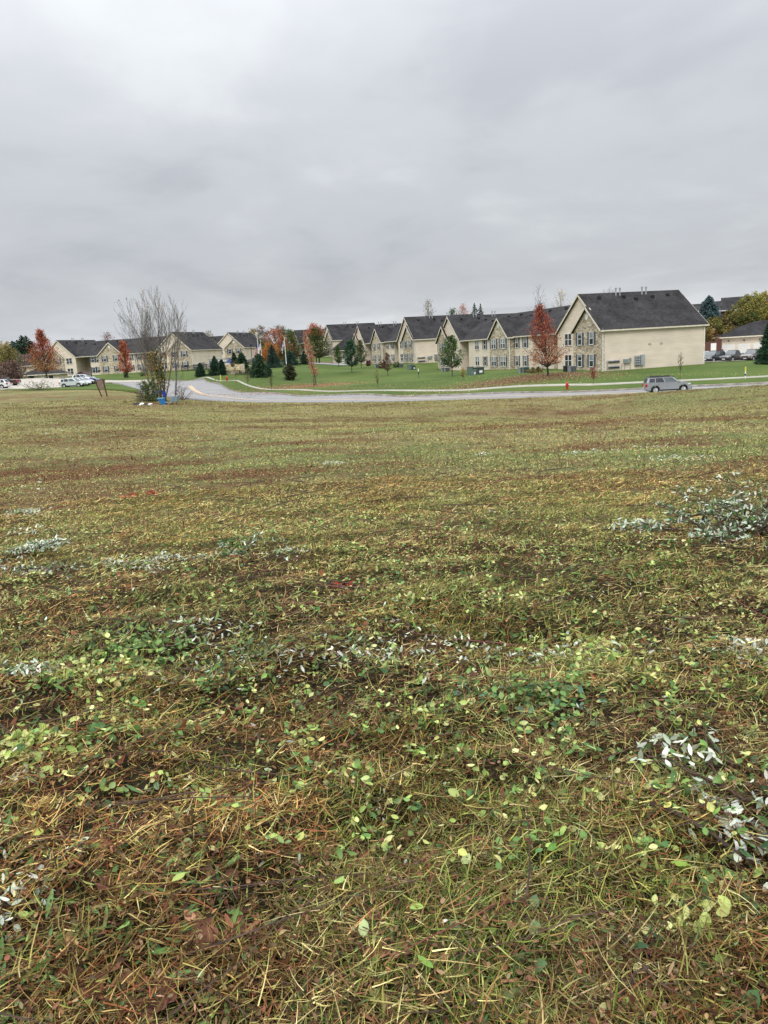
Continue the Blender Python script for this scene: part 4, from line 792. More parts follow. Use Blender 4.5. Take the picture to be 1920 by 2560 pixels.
# wooded backdrop on the left and behind the flag poles
gb = 'trees behind the left buildings'
for px, Y, hh, rr_, cols, kind, lab in ((6, 235, 9.4, 4.0, OLV+YEL_[:1], 'b', 'yellow olive tree at the left edge of the photo'), (22, 240, 10.4, 3.6, YEL_+OLV, 'b', 'yellow topped tree, second from the left edge'), (-14, 225, 10, 4.5, OLV, 'b', 'olive tree cut by the left edge'), (34, 232, 9.0, 3.2, OLV, 'b', 'olive tree left of the dark pines'),
        (44, 250, 10.6, 3.6, DKB, 'c', 'leftmost dark pine behind the tall roofed house'), (56, 255, 10.8, 3.6, DKG, 'c', 'second dark pine behind the tall roofed house'), (68, 252, 12.3, 3.2, DKG, 'c', 'tallest dark pine behind the tall roofed house'), (78, 255, 12.2, 3.2, DKG+PUR[:1], 'c', 'dark pine nearest to the left red maple'), (89, 250, 10.6, 3.4, DKG, 'c', 'dark pine hidden behind the left red maple'),
        (36, 172, 5.2, 2.6, [(.16, .10, .085), (.12, .085, .075), (.2, .12, .08)], 'p', 'small purple brown tree behind the maroon pickup'), (20, 172, 4.6, 2.3, [(.16, .10, .085), (.12, .085, .075), (.2, .12, .08)], 'p', 'small purple brown tree left of its twin, behind the cars at the left edge'), (56, 178, 7.6, 1.9, OLV[:2], 't', 'nearly bare tree left of the left red maple'),
        (642, 300, 12.0, 4.2, YEL_[:2]+OLV, 'b', 'yellow olive tree right behind the roof at the first flag pole'), (662, 300, 12.8, 5, [(.13, .07, .04), (.18, .1, .045), (.10, .06, .035)], 'b', 'large brown tree behind the first flag pole'), (668, 262, 7.5, 3.5, GRN, 'b', 'dark green tree below the large brown tree'),
        (694, 240, 10.2, 4.3, [(.32, .11, .06), (.38, .13, .05), (.25, .08, .05)], 'b', 'russet maple between the two flag poles'), (680, 225, 6.0, 3.2, ORG, 'b', 'orange tree low beside the cream end wall at the first flag pole'), (708, 290, 12.5, 3.6, [(.22, .12, .07), (.1, .1, .04)], 'b', 'thin green and russet treetop above the russet maple'), (722, 285, 11, 3.6, GRN, 'b', 'green tree right of the russet maple'), (735, 280, 10.5, 3.0, OLV+GRN, 'b', 'olive tree left of the far apartment gable'), (714, 225, 4.5, 2.2, OLV+GRN[:1], 'b', 'low olive tree left of the second flag pole')):
    P_ = gp(px, Y)
    if kind == 'c': conifer(P_, hh, rr_, cols, lab, 'pine_tree', 4200, .4, gb, power=.55)
    else: broadleaf(P_, hh, env(rr_, [(0, .2), (.15, .7), (.4, 1), (.7, .9), (1, .35)]), cols, lab, 'backdrop_tree', 34, 3200 if kind == 'b' else 1300 if kind == 'p' else 160, .34, .18, .12, group=gb, low=.08, twigs=2 if kind == 'b' else 9, bark=BARKG)
# far belt of wood that closes the horizon
Cs = []; 
for az in np.arange(-58, 60, .55):
    d = 385+12*math.sin(az*1.7); x_, y_ = d*math.sin(R(az)), d*math.cos(R(az)); h_ = 5.5+2.5*vn(np.array([az*.35]), np.array([2.]), 3)[0]; z_ = H1(x_, y_)
    n = 520; C = np.clip(RNG.normal(size=(n, 3)), -1.9, 1.7)*np.array([2.6, 2.6, .26*h_])+np.array([x_, y_, z_+h_*.42]); Cs.append(C)
C = np.concatenate(Cs); c = pick(OLV+GRN+[(.22, .11, .05)], len(C), .2)*.9
tag(leafmesh('distant_wood', C, .7*(.7+.6*RNG.random(len(C))), c, None), kind='stuff')
# shrubs round the buildings
gs = 'shrubs along the building walls'
for px, Y, hh, rr_, cols, lab in ((137, 199, 1.7, .9, DKG, 'dark clipped shrub beside the trunk of the left red maple'), (159, 198, 1.6, .95, OLV+GRN, 'olive shrub at the left corner of the long apartment building'), (316, 190, 1.7, .75, DKG, 'dark shrub under the orange maple'), (361, 190, 1.9, 1.2, DKG+GRN[:1], 'dark shrub behind the bare tree'),
        (922, 178, 1.5, .75, [(.08, .02, .03), (.12, .03, .04)], 'dark red shrub in the breezeway beside the stone gable'), (958, 163, 1.6, .95, [(.08, .02, .03), (.11, .035, .03)], 'larger dark red shrub under the windows right of the stone gable'), (991, 164, 1.3, 1.0, DKG+GRN, 'green shrub below the cream gable of the second building'), (72, 176, 1.0, 1.5, DKG, 'low dark bush by the cream outbuilding'),
        (1340, 101.5, .9, 1.3, PUR+OLV, 'straggly brown shrub by the wall behind the red maple'), (613, 147, .9, 2.0, [(.03, .05, .02), (.06, .06, .03)], 'low dark hedge along the foot of the monument sign')):
    broadleaf(gp(px, Y), hh, env(rr_, [(0, .8), (.3, 1), (.7, .9), (1, .4)]), cols, lab, 'shrub', 14, 900, .17, .03, .05, group=gs, low=.0, cat='shrub')
# ---- the bare multi stemmed tree in the field and its undergrowth
TB = hit(404, 1003); S = TB.y/FOC
def stem_path(mb, px0, tops, rad0):
    for (dx, hpx, r_) in tops: pass
bt = empty('bare_tree', TB, 0, 'tall leafless multi stemmed tree standing in the field by the road bend', 'tree'); mb = MB(); rg = random.Random(5)
tips = []; BARKT = noisy('pale_bark', (.10, .09, .08), (.20, .185, .165), 4, .9, stretch=(1, 1, .2))
def grow(p, d, ln, r, dep):
    k = 5; pts = [p]; q = p.copy(); dd = d.copy()
    for i in range(k):
        dd = (dd+Vector((rg.uniform(-.09, .09), rg.uniform(-.09, .09), .045+.03*dep))).normalized(); q = q+dd*ln/k; pts.append(q.copy())
    mb.tube(pts, [r*(1-.5*i/k) for i in range(k+1)], BARKT, 6 if dep < 2 else 4 if dep < 3 else 3, False)
    if dep >= 4: tips.append(q); return
    nc = (5, 4, 3, 2)[dep]
    for i in range(nc):
        t = .34+.64*(i+rg.random()*.6)/nc; j = min(int(t*k), k-1); s_ = pts[j].lerp(pts[j+1], t*k-j); dr = (pts[j+1]-pts[j]).normalized()
        an = rg.uniform(0, 6.28); side = dr.cross(Vector((math.cos(an), math.sin(an), .1))).normalized(); nd_ = (dr+side*rg.uniform(.28, .52)).normalized()
        grow(s_, nd_, ln*rg.uniform(.42, .62)*(1.2-t*.3), max(r*(1-.5*t)*.46, .011), dep+1)
    tips.append(q)
for dx, dy, tx, ty, hh, r_ in ((-.35, 0, -3.9, .6, 9.2, .08), (-.25, .2, -2.0, -.8, 10.6, .11), (-.1, 0, -.75, .9, 11.3, .12), (.05, -.1, .15, -.4, 11.5, .13), (.2, .1, 1.3, .5, 11.3, .11), (.3, 0, 2.6, -.6, 9.6, .11), (.25, .3, .8, 1.5, 10.3, .09), (-.2, -.2, -2.9, 1.4, 8.2, .08), (-.3, .1, -1.3, -1.2, 10.7, .08)):
    d = Vector((tx-dx, ty-dy, hh)).normalized(); st = Vector((dx, dy, -.2)); first = Vector((d.x*1.35, d.y*1.2, 1)).normalized()
    grow(st, first, hh*.68, r_*.75, 0)
mb.build('trunk', bt)
tp_ = np.array([tuple(t) for t in tips]); hi_ = tp_[tp_[:, 2] > 9.4]; sel = hi_[RNG.integers(0, len(hi_), 60)]+RNG.normal(size=(60, 3))*.12
lo_ = np.stack([RNG.normal(-.1, .95, 900), RNG.normal(0, .5, 900), RNG.uniform(1.2, 5.4, 900)], -1); lo_[:, 0] *= (.35+lo_[:, 2]*.14)
dg_ = np.stack([RNG.normal(.1, .28, 900), RNG.normal(0, .3, 900), np.clip(RNG.normal(3.2, 1.3, 900), .5, 6)], -1)
leafmesh('crown', np.concatenate([sel, lo_, dg_]), .14+.1*RNG.random(1860), np.concatenate([pick([(.42, .25, .15)], 60), pick([(.40, .28, .07), (.28, .22, .06), (.35, .2, .07)], 900), pick([(.05, .085, .03), (.09, .11, .04)], 900)]), bt)
# the leaning single tree right of it
TR = hit(438, 999); lt = empty('bare_tree', TR, 0, 'thinner leaning bare tree right of the multi stemmed one, beside the grey cabinet', 'tree'); mb = MB(); tips = []
rg = random.Random(12); grow(Vector((0, 0, -.2)), Vector((.13, .1, 1)).normalized(), 6.6, .10, 0); grow(Vector((.75, .3, 5.6)), Vector((.22, 0, 1)).normalized(), 4.0, .05, 1); grow(Vector((.55, .2, 4.6)), Vector((.5, 0, 1)).normalized(), 3.2, .04, 1)
for k in range(12): a_ = rg.uniform(0, 6.28); grow(Vector((.02*k, 0, .5+k*.22)), Vector((math.cos(a_), math.sin(a_)*.6, .22)).normalized(), rg.uniform(.9, 1.8), .018, 3)
mb.build('trunk', lt)
tb = hit(375, 1004); broadleaf(tb, 2.3, env(1.35, [(0, .9), (.3, 1), (.6, .9), (1, .45)]), [(.075, .12, .035), (.11, .15, .05), (.055, .085, .03), (.14, .15, .05)], 'green leafy bush at the foot of the multi stemmed bare tree', 'bush', 30, 3800, .12, .03, .05, low=.0, cat='bush', sx=1.1)
tb = hit(456, 1000); broadleaf(tb, 1.6, env(1.3, [(0, .9), (.5, 1), (1, .5)]), [(.2, .15, .07), (.14, .11, .05)], 'low brown twiggy brush right of the grey cabinet', 'bush', 24, 260, .1, .015, .05, low=.0, cat='bush', twigs=6)
tb = hit(352, 1010); broadleaf(tb, 1.5, env(.3, [(0, .5), (.5, 1), (1, .6)]), [(.2, .18, .1), (.3, .28, .2)], 'tall dead weed left of the black and white litter', 'weed', 10, 140, .09, .012, .2, low=.0, cat='weed', twigs=3)
for px, py, hh, lab in ((98, 972, 1.1, 'dry weed clump on the car park edge'),):
    broadleaf(hit(px, py+4), 1.6, env(2.6, [(0, .9), (.5, 1), (1, .5)]), [(.16, .16, .06), (.1, .13, .05)], lab, 'weed_clump', 30, 500, .16, .012, .05, low=0, cat='weed', twigs=4)
# ------------------------------------------------------------------ street furniture, sign, flags, services
REDP = noisy('hydrant_red', (.38, .03, .02), (.48, .05, .03), 8, .4); YP = noisy('yellow_paint', (.60, .50, .06), (.70, .60, .10), 6, .5); WOOD = noisy('weathered_board', (.14, .10, .075), (.26, .20, .155), 2, .85, bump=.4, stretch=(6, 6, 1))
BLUE = noisy('blue_plastic', (.02, .13, .32), (.03, .18, .42), 2, .45); DBLUE = noisy('deep_blue', (.02, .025, .22), (.03, .04, .32), 2, .5); RUST = noisy('rusty_post', (.05, .025, .018), (.10, .05, .03), 8, .9)
def hydrant(px, Y, label):
    E = empty('fire_hydrant', gp(px, Y, .12), R(-20), label, 'hydrant', 'red fire hydrants')
    m = MB(); m.lathe([(.17, -.12), (.17, 0), (.17, .05), (.13, .06), (.12, .5), (.15, .52), (.15, .57)], (0, 0, 0), REDP, 14); m.build('barrel', E, smooth=False)
    m = MB(); m.lathe([(.15, .572), (.14, .66), (.09, .73), (.04, .76), (.04, .82), (.02, .83)], (0, 0, 0), REDP, 14); m.build('bonnet', E)
    for s, r_ in ((-1, .06), (1, .06)): m = MB(); m.tube([(s*.1, 0, .42), (s*.22, 0, .42)], r_, REDP, 10); m.tube([(s*.2, 0, .42), (s*.24, 0, .42)], r_*1.25, REDP, 8); m.build('nozzle', E)
    m = MB(); m.tube([(0, -.1, .4), (0, -.22, .4)], .085, REDP, 10); m.tube([(0, -.2, .4), (0, -.25, .4)], .1, REDP, 8); m.build('nozzle', E)
hydrant(1418, 82, 'red fire hydrant on the verge in front of the nearest building'); hydrant(568, 135.5, 'red fire hydrant at the road bend beside the yellow marker post')
def marker(px, Y, h, segs, label, r_=.06, group='utility marker posts', lean=0):
    E = empty('marker_post', gp(px, Y, .1), 0, label, 'marker post', group); E.rotation_euler = (0, lean, 0)
    for i, (a, b, m_) in enumerate(segs): m = MB(); m.tube([(0, 0, a*h-.1*(i == 0)), (0, 0, b*h-.001)], r_, m_, 10); m.build(('base', 'band', 'shaft', 'cap')[min(i, 3)], E)
marker(1863, 82, 1.25, ((0, .25, WHITE), (.25, .42, BLACK), (.42, .62, WHITE), (.62, 1, YP)), 'yellow white and black marker post on the verge right of the silver car', .075)
marker(553, 136, 1.15, ((0, .1, YP), (.1, .95, YP), (.95, 1, WHITE)), 'pale yellow marker post at the inner road bend', .085, lean=-.03)
marker(1047, 118, 1.45, ((0, .42, GREENB), (.42, .58, DKMET), (.58, .7, DKMET), (.7, 1, WHITE)), 'white topped post with a dark box on the middle lawn', .07)
def flagpole(px, Y, pytop, label, flag, r_=.075):
    P = gp(px, Y); top = 880-(px-960)*.0585; Ht = (FOC*(-P.z)/Y+top-pytop)*Y/FOC*1.01
    E = empty('flagpole', P, 0, label, 'flagpole', 'flag poles behind the sign'); m = MB(); m.tube([(0, 0, -.2), (0, 0, Ht)], [r_*1.2, r_*.7], WHITE, 8); m.build('pole', E)
    m = MB(); m.lathe([(.02, 0), (.07, .04), (.09, .1), (.06, .15), (.02, .18)], (0, 0, Ht), YP, 10); m.build('finial', E); return E, Ht
def drooped(P, z0, w, h, kind, label):
    """a flag hanging in folds down the pole: real cloth, stripes follow the cloth"""
    nu, nv = 27, 27; V, F, Cc = [], [], []
    for i in range(nu):
        for j in range(nv):
            u, v = i/(nu-1), j/(nv-1); sag = u**1.2*.95*w; x = -.08-(.45*math.sin(u*2.2)+.10*math.sin(u*15))*(.55+.45*v)*w*.68; y = .13*math.sin(u*17+v*1.5)*w*.35
            V.append((x, y, z0-v*h*.8-sag*.85))
            if kind == 'stripes': c = (.5, .04, .05) if int(v*13*.999) % 2 == 0 else (.72, .70, .70); c = (.04, .05, .20) if (u < .4 and v < .54) else c
            elif kind == 'blue': c = (.32, .34, .55) if .2 < v < .7 else (.66, .66, .74)
            else: c = (.7, .68, .7)
            Cc.append(c)
    idx = np.arange(nu*nv).reshape(nu, nv); F = np.stack([idx[:-1, :-1], idx[1:, :-1], idx[1:, 1:], idx[:-1, 1:]], -1).reshape(-1, 4)
    o = npmesh('flag', np.array(V), F, np.array(Cc), vcol('flag_cloth', .8, .1, .2), None, tuple(P), True); tag(o, label, 'flag', 'flags drooping from the poles')
e1, h1 = flagpole(650, 176, 839, 'tallest white flagpole, with the red and white striped flag', 1); drooped(e1.location, h1*.70, 2.9, 1.9, 'stripes', 'flag with red and white stripes hanging limp from the tallest pole')
e2, h2 = flagpole(717, 168, 851, 'white flagpole standing behind the egg shaped shrub', 1); drooped(e2.location, h2-.5, 2.0, 1.4, 'blue', 'bluish white flag hanging limp behind the egg shaped shrub')
e3, h3 = flagpole(657, 180, 858, 'shorter white flagpole just right of the tallest pole', 1, .05); drooped(e3.location, h3-.6, 2.4, 1.7, 'plain', 'pale flag hanging limp from the shorter pole beside the tallest')
def lamp(px, Y, h, label):
    E = empty('street_lamp', gp(px, Y), 0, label, 'street lamp', 'black street lamps'); m = MB(); m.tube([(0, 0, -.2), (0, 0, h-.35)], .065, DKMET, 8); m.build('post', E)
    m = MB(); m.lathe([(.07, -.35), (.16, -.3), (.24, -.05), (.26, 0), (.14, .12), (.03, .2)], (0, 0, h), DKMET, 10); m.build('lantern', E)
lamp(632, 186, 5.3, 'black street lamp before the cream end wall behind the sign')
# monument sign
sp = gp(583, 149.5, .0); SG = empty('monument_sign', sp, R(-9), 'stone monument sign with an arched cream board and dark round emblem', 'sign')
m = MB(); m.box(-1.9, 2.3, 0, .6, -.4, .9, STONE); m.box(-1.7, 2.25, .05, .55, .9, 1.9, STONE); m.build('wall', SG)
m = MB(); m.box(-2.35, -1.55, -.12, .72, -.5, 2.35, STONE); m.box(-2.42, -1.48, -.2, .8, 2.352, 2.5, CONC); m.build('pillar', SG)
pts = [(-1.35, .75), (1.6, .75), (1.6, 1.55)]+[(1.6-2.95*t, 1.55+.62*math.exp(-((t-.5)/.22)**2)) for t in np.linspace(.08, .92, 14)]+[(-1.35, 1.55)]
BRD = noisy('sign_board', (.50, .42, .20), (.60, .50, .27), 2, .5); m = MB(); m.prism(pts, 1, -.12, -.004, BRD); m.build('sign_board', SG)
m = MB(); m.lathe([(.30, -.02), (.36, -.02), (.36, 0), (.30, 0)], (.12, -.13, 1.78), DKMET, 18, 'y'); m.lathe([(.2, -.03), (.2, 0)], (.12, -.13, 1.78), DKMET, 14, 'y'); m.build('emblem', SG)
m = MB(); xx = -1.0
for k, wd in enumerate((.18, .12, .2, .1, .16, .14, .2, .12, .15, .18)):
    hh_ = .2+.12*(k % 3 == 0); m.box(xx, xx+wd*.45, -.135, -.121, 1.12, 1.12+hh_, WHITE); m.box(xx+wd*.45, xx+wd, -.135, -.121, 1.12+(k % 2)*.08, 1.17+(k % 2)*.08, WHITE); xx += wd+.08
m.build('lettering', SG)
# black pool fence and what stands behind it
FA, FB = gp(455, 197), gp(560, 187); d = FB-FA; ln = d.length; FE = empty('pool_fence', FA, math.atan2(d.y, d.x), 'black metal pool fence below the blank side wall', 'fence')
sl = d.z/Vector((d.x, d.y)).length; m = MB()
for k in range(int(ln/.16)): x = k*.16; m.box(x, x+.03, 0, .03, .05+x*sl, 1.55+x*sl, DKMET)
m.build('railing', FE)
for z in (.2, 1.4): m = MB(); m.hexa([(0, -.02, z), (ln, -.02, z+ln*sl), (ln, .05, z+ln*sl), (0, .05, z), (0, -.02, z+.06), (ln, -.02, z+.06+ln*sl), (ln, .05, z+.06+ln*sl), (0, .05, z+.06)], DKMET); m.build('rail', FE)
for k in range(int(ln/2.4)+1): x = k*2.4; m = MB(); m.box(x-.05, x+.05, -.05, .08, -.4+x*sl, 1.7+x*sl, DKMET); m.build('post', FE)
FA, FB = gp(612, 184), gp(646, 180); FE2 = empty('pool_fence', FA, math.atan2(FB.y-FA.y, FB.x-FA.x), 'short black fence length behind the street lamp', 'fence'); m = MB(); ln = (FB-FA).length
for k in range(int(ln/.16)): m.box(k*.16, k*.16+.03, 0, .03, .05, 1.5, DKMET)
m.box(0, ln, -.02, -.001, 1.4, 1.46, DKMET); m.build('railing', FE2)
pp = gp(524, 204); PE = empty('pool_house', pp, R(-12), 'low white pool house with open dark doorways behind the black fence', 'pool house'); m = MB(); m.box(0, 4.2, 0, 4, -.5, 2.3, WHITE); m.box(-.2, 4.4, -.2, 4.2, 2.31, 2.45, GREYB); m.build('wall', PE)
for x in (.1, 1.2): m = MB(); m.box(x, x+.45, -.03, -.003, 0, 2.1, SHUT); m.build('shutter', PE)
p = gp(577, 176); UE = empty('parasol', p, 0, 'closed dark blue parasol by the stone gable near the sign', 'parasol'); m = MB(); m.tube([(0, 0, 0), (0, 0, 2.6)], .03, DKMET, 6); m.build('pole', UE); m = MB(); m.lathe([(1.1, 1.7), (1.15, 1.75), (.6, 2.2), (.05, 2.65)], (0, 0, 0), noisy('navy_cloth', (.02, .03, .09), (.03, .045, .13), 3, .8), 8); m.build('canopy', UE)
p = gp(505, 203); 
# electric cabinets, air conditioners, along the walls
def cabinet(name, px, Y, w_, d_, h_, mt, label, rz=15, group='electric cabinets on the lawn', cat='electric cabinet'):
    E = empty(name, gp(px, Y, .0), R(rz), label, cat, group); m = MB(); m.box(-w_/2, w_/2, -d_/2, d_/2, -.3, h_, mt); m.build('housing', E, bevel=.03)
    m = MB(); m.box(-w_/2-.04, w_/2+.04, -d_/2-.04, d_/2+.04, h_+.002, h_+.07, mt); m.build('lid', E, bevel=.02)
    m = MB()
    if 'air' in name:
        for k in range(9): m.box(-w_/2+.05, w_/2-.05, -d_/2-.02, -d_/2-.002, .08+k*h_/10, .08+k*h_/10+.035, DKMET)
        m.build('grille', E)
    else: m.box(-w_*.05, w_*.3, -d_/2-.02, -d_/2-.002, h_*.35, h_*.65, WHITE); m.build('notice', E)
cabinet('electric_cabinet', 1176.5, 113, .75, .75, 1.25, GREENB, 'tall grey green electric cabinet, left one of the trio by the cream wall')
cabinet('electric_cabinet', 1184, 110, .6, .6, .9, GREENB, 'small grey green electric cabinet in the middle of the trio'); cabinet('electric_cabinet', 1196, 112.5, 1.4, 1.1, 1.1, noisy('dark_green_box', (.035, .055, .05), (.06, .085, .075), 3, .6), 'wide dark green transformer, right one of the trio', 15)
cabinet('electric_cabinet', 1026, 158, 1.1, 1.1, 1.1, GREENB, 'grey green transformer box before the blank wall of the second building'); cabinet('electric_cabinet', 1033, 157.5, .8, 1.0, .9, noisy('dark_green_box', (.035, .055, .05), (.06, .085, .075), 3, .6), 'dark box touching the transformer before the second building')
ga = 'air conditioning units beside the walls'
for px, Y, mt, lab in ((1305, 106, GREYB, 'grey air conditioner left of the red maple, left one of two'), (1313, 105.4, GREENB, 'grey green air conditioner left of the red maple, right one of two'), (1419, 101.2, BLACK, 'black air conditioner at the nearest stone gable'), (1430, 100.2, GREYB, 'grey air conditioner at the nearest stone gable'),
                   (1110, 142, GREYB, 'grey air conditioner behind the lone green tree, left one of two'), (1117, 141, GREYB, 'grey air conditioner behind the lone green tree, right one of two'), (1003, 164, GREYB, 'grey air conditioner under the cream gable of the second building'), (943, 166, GREYB, 'grey air conditioner below the left stone gable windows')):
    cabinet('air_conditioner', px, Y, .85, .85, .8, mt, lab, 15, ga, 'air conditioner')
# maroon canopy beside the left car park
p = gp(205, 192); AE = empty('shelter', p, R(2), 'low dark brown canopy with a shallow pitched roof behind the parked cars', 'shelter'); m = MB(); m.prism([(-1.9, 1.5), (1.9, 1.5), (0, 2.15)], 1, 0, 3, MAROON); m.build('roof', AE)
for x in (-1.6, 1.6):
    for y in (.2, 2.8): m = MB(); m.box(x-.08, x+.08, y-.08, y+.08, -.2, 1.5, MAROON); m.build('post', AE)
# weathered board on two leaning posts
a, b = hit(255.5, 991.5), hit(267.5, 992); S_ = a.y/FOC
WE = empty('wooden_board', a, 0, 'weathered grey wooden board on two leaning dark posts, left of the bare tree', 'sign')
def w2(px, py): q = at(px, py, a.y); return (q[0]-a.x, 0, q[2]-a.z)
m = MB()
q = [w2(240, 951), w2(262.5, 949), w2(260.5, 972), w2(249, 974)]
m.hexa([(x, .0, z) for x, y, z in q]+[(x, .09, z) for x, y, z in q], WOOD); m.build('board', WE)
m = MB(); m.tube([w2(236, 948), w2(255.5, 994)], .075, RUST, 6); m.build('post', WE); m = MB(); m.tube([w2(257.5, 949), w2(268.5, 993)], .075, RUST, 6); m.build('post', WE)
m = MB(); m.tube([w2(240, 950), w2(262, 948)], .04, RUST, 5); m.build('rail', WE)
# junk left at the foot of the bare tree
j = hit(401, 1013); JY = j.y; 
def jw(px, py, dy=0): return Vector(at(px, py, JY+dy))
o0 = jw(401, 1014)
JE = empty('blue_container', (o0.x, o0.y, H1(o0.x, o0.y)), 0, 'broken bright blue plastic container leaning in the grass under the bare tree', 'container')
L0 = Vector(JE.location); f = [jw(393.5, 998)-L0, jw(407.5, 997)-L0, jw(413.5, 1012)-L0, jw(404, 1014)-L0]
m = MB(); m.hexa([v for v in f]+[v+Vector((.05, .65, .0)) for v in f], BLUE); m.build('body', JE, bevel=.02); m = MB(); u0, u1 = f[0]+Vector((-.05, -.04, 0)), f[1]+Vector((.05, -.04, 0)); m.hexa([u0, u1, u1+Vector((0, .75, 0)), u0+Vector((0, .75, 0)), u0+Vector((0, 0, .09)), u1+Vector((0, 0, .09)), u1+Vector((0, .75, .09)), u0+Vector((0, .75, .09))], noisy('pale_blue', (.12, .3, .45), (.18, .38, .5), 3, .5)); m.build('rim', JE)
L0 = jw(410, 1000); L0.z = H1(L0.x, L0.y); B2 = empty('broken_chair', L0, 0, 'deep blue plastic chair back standing between the blue container and the tree stems', 'chair')
m = MB(); a_, b_, c_, d_ = jw(404.5, 979, .5)-L0, jw(413, 977, .5)-L0, jw(416, 990, .5)-L0, jw(408.5, 991, .5)-L0; m.hexa([a_, b_, c_, d_]+[v+Vector((0, .12, 0)) for v in (a_, b_, c_, d_)], DBLUE); m.build('backrest', B2, bevel=.02)
m = MB(); m.tube([jw(411, 990, .5)-L0, jw(411, 1003, .5)-L0], .05, DBLUE, 6); m.build('leg', B2); m = MB(); m.tube([jw(414, 990, .5)-L0, jw(416, 1003, .5)-L0], .05, DKMET, 6); m.build('leg', B2)
L0 = jw(394, 1004); L0.z = H1(L0.x, L0.y); T2 = empty('dark_tray', L0, 0, 'dark upturned tray held up on a pale stake above the blue container', 'tray')
m = MB(); a_, b_, c_, d_ = jw(385, 978, .3)-L0, jw(402, 976, .3)-L0, jw(400, 983, .3)-L0, jw(390, 984, .3)-L0; m.hexa([a_, b_, c_, d_]+[v+Vector((0, .8, 0)) for v in (a_, b_, c_, d_)], noisy('dark_tray', (.03, .035, .045), (.06, .07, .08), 3, .5)); m.build('tray', T2, bevel=.03)
m = MB(); m.tube([jw(397, 983, .6)-L0, jw(398, 1004, .6)-L0], .035, noisy('pale_stake', (.35, .3, .2), (.45, .4, .28), 4, .7), 6); m.build('stake', T2)
L0 = jw(435, 1011, .6); L0.z = H1(L0.x, L0.y); K = empty('grey_cabinet', L0, 0, 'blue grey metal box on thin dark legs at the right of the bare tree', 'cabinet')
m = MB(); a_, b_, c_, d_ = jw(426.5, 993, .6)-L0, jw(443.5, 991.5, .6)-L0, jw(443.5, 1004, .6)-L0, jw(427.5, 1004.5, .6)-L0; m.hexa([a_, b_, c_, d_]+[v+Vector((0, .5, 0)) for v in (a_, b_, c_, d_)], noisy('blue_grey', (.13, .20, .24), (.2, .28, .32), 3, .5)); m.build('housing', K, bevel=.02)
for px in (430.5, 441.5):
    for dy in (.62, 1.05): m = MB(); m.tube([jw(px, 1003.5, dy)-L0, jw(px+.5, 1013, dy)-L0], .03, DKMET, 5); m.build('leg', K)
m = MB(); a_, b_ = jw(426.5, 992, .6)-L0, jw(443.5, 990.5, .6)-L0; m.hexa([a_, b_, b_+Vector((0, .55, 0)), a_+Vector((0, .55, 0)), a_+Vector((0, 0, .06)), b_+Vector((0, 0, .06)), b_+Vector((0, .55, .06)), a_+Vector((0, .55, .06))], GALV); m.build('lid', K)
L0 = jw(422, 1006, .3); L0.z = H1(L0.x, L0.y); m = MB(); m.box(-.35, .35, -.2, .2, .22, .3, GREYB); m.tube([(-.28, 0, 0), (-.28, 0, .22)], .03, DKMET, 5); m.tube([(.28, 0, 0), (.28, 0, .22)], .03, DKMET, 5); tag(m.build('plank_stool', None, tuple(L0)), 'low pale plank on short legs beside the grey cabinet', 'stool')
q = hit(352, 1014); SK = empty('litter_bags', q, R(-8), 'crumpled black and white rubbish bags lying left of the blue container', 'rubbish bags')
def bag(x, w_, h_, mt, s_):
    bm = bmesh.new(); bmesh.ops.create_icosphere(bm, subdivisions=3, radius=1)
    for v in bm.verts:
        n_ = mnoise.noise(v.co*1.6+Vector((s_, 0, 0))); v.co *= 1+.45*n_; v.co.x *= w_; v.co.y *= .28; v.co.z = max(v.co.z*h_, -.05)+.04
    me = bpy.data.meshes.new('bag'); bm.to_mesh(me); bm.free(); me.materials.append(mt); o = bpy.data.objects.new('bag', me); COL.objects.link(o); o.parent = SK; o.location = (x, 0, .02)
bag(-.35, .42, .22, BLACK, 1); bag(.15, .30, .16, WHITE, 4); bag(.55, .34, .14, BLACK, 9); bag(.95, .26, .10, WHITE, 14)
tag(leafmesh('rubbish_scraps', RNG.normal(size=(50, 3))*np.array([.5, .25, .02])+np.array(hit(380, 1016))+np.array([0, 0, .05]), .12, pick([(.5, .2, .08), (.4, .25, .15), (.5, .45, .4)], 50), None), kind='stuff')
# fallen leaf carpets on the lawn
def carpet(px, Y, rx, ry, n, cols, s=.13):
    P = gp(px, Y); r_ = RNG.normal(size=(n, 2)); x = P.x+r_[:, 0]*rx; y = P.y+r_[:, 1]*ry; z = hgt(x, y)+.16
    d = RNG.normal(size=(n, 3)); d[:, 2] *= .25; tag(leafmesh('fallen_leaves', np.stack([x, y, z], -1), s*(.7+.6*RNG.random(n)), pick(cols, n, .25), None, dirs=d), kind='stuff')
carpet(1300, 92, 5.2, 1.9, 6000, [(.30, .16, .10), (.36, .22, .14), (.25, .12, .08), (.4, .27, .18)]); carpet(1410, 95, 3.5, 1.6, 1400, [(.30, .16, .10), (.25, .12, .08)])
carpet(765, 119, 4.2, 3.2, 4200, [(.42, .20, .12), (.36, .22, .12), (.5, .3, .18)]); carpet(1230, 89.5, 10, 1.5, 900, [(.45, .38, .2), (.3, .2, .1)], .12); carpet(690, 104, 9, 1.0, 700, [(.40, .18, .10), (.3, .2, .1)], .12)
carpet(1000, 100, 16, 3, 700, [(.45, .45, .3), (.35, .25, .12)], .11); carpet(1750, 88, 8, 2.5, 220, [(.5, .5, .3), (.4, .3, .1)], .12)
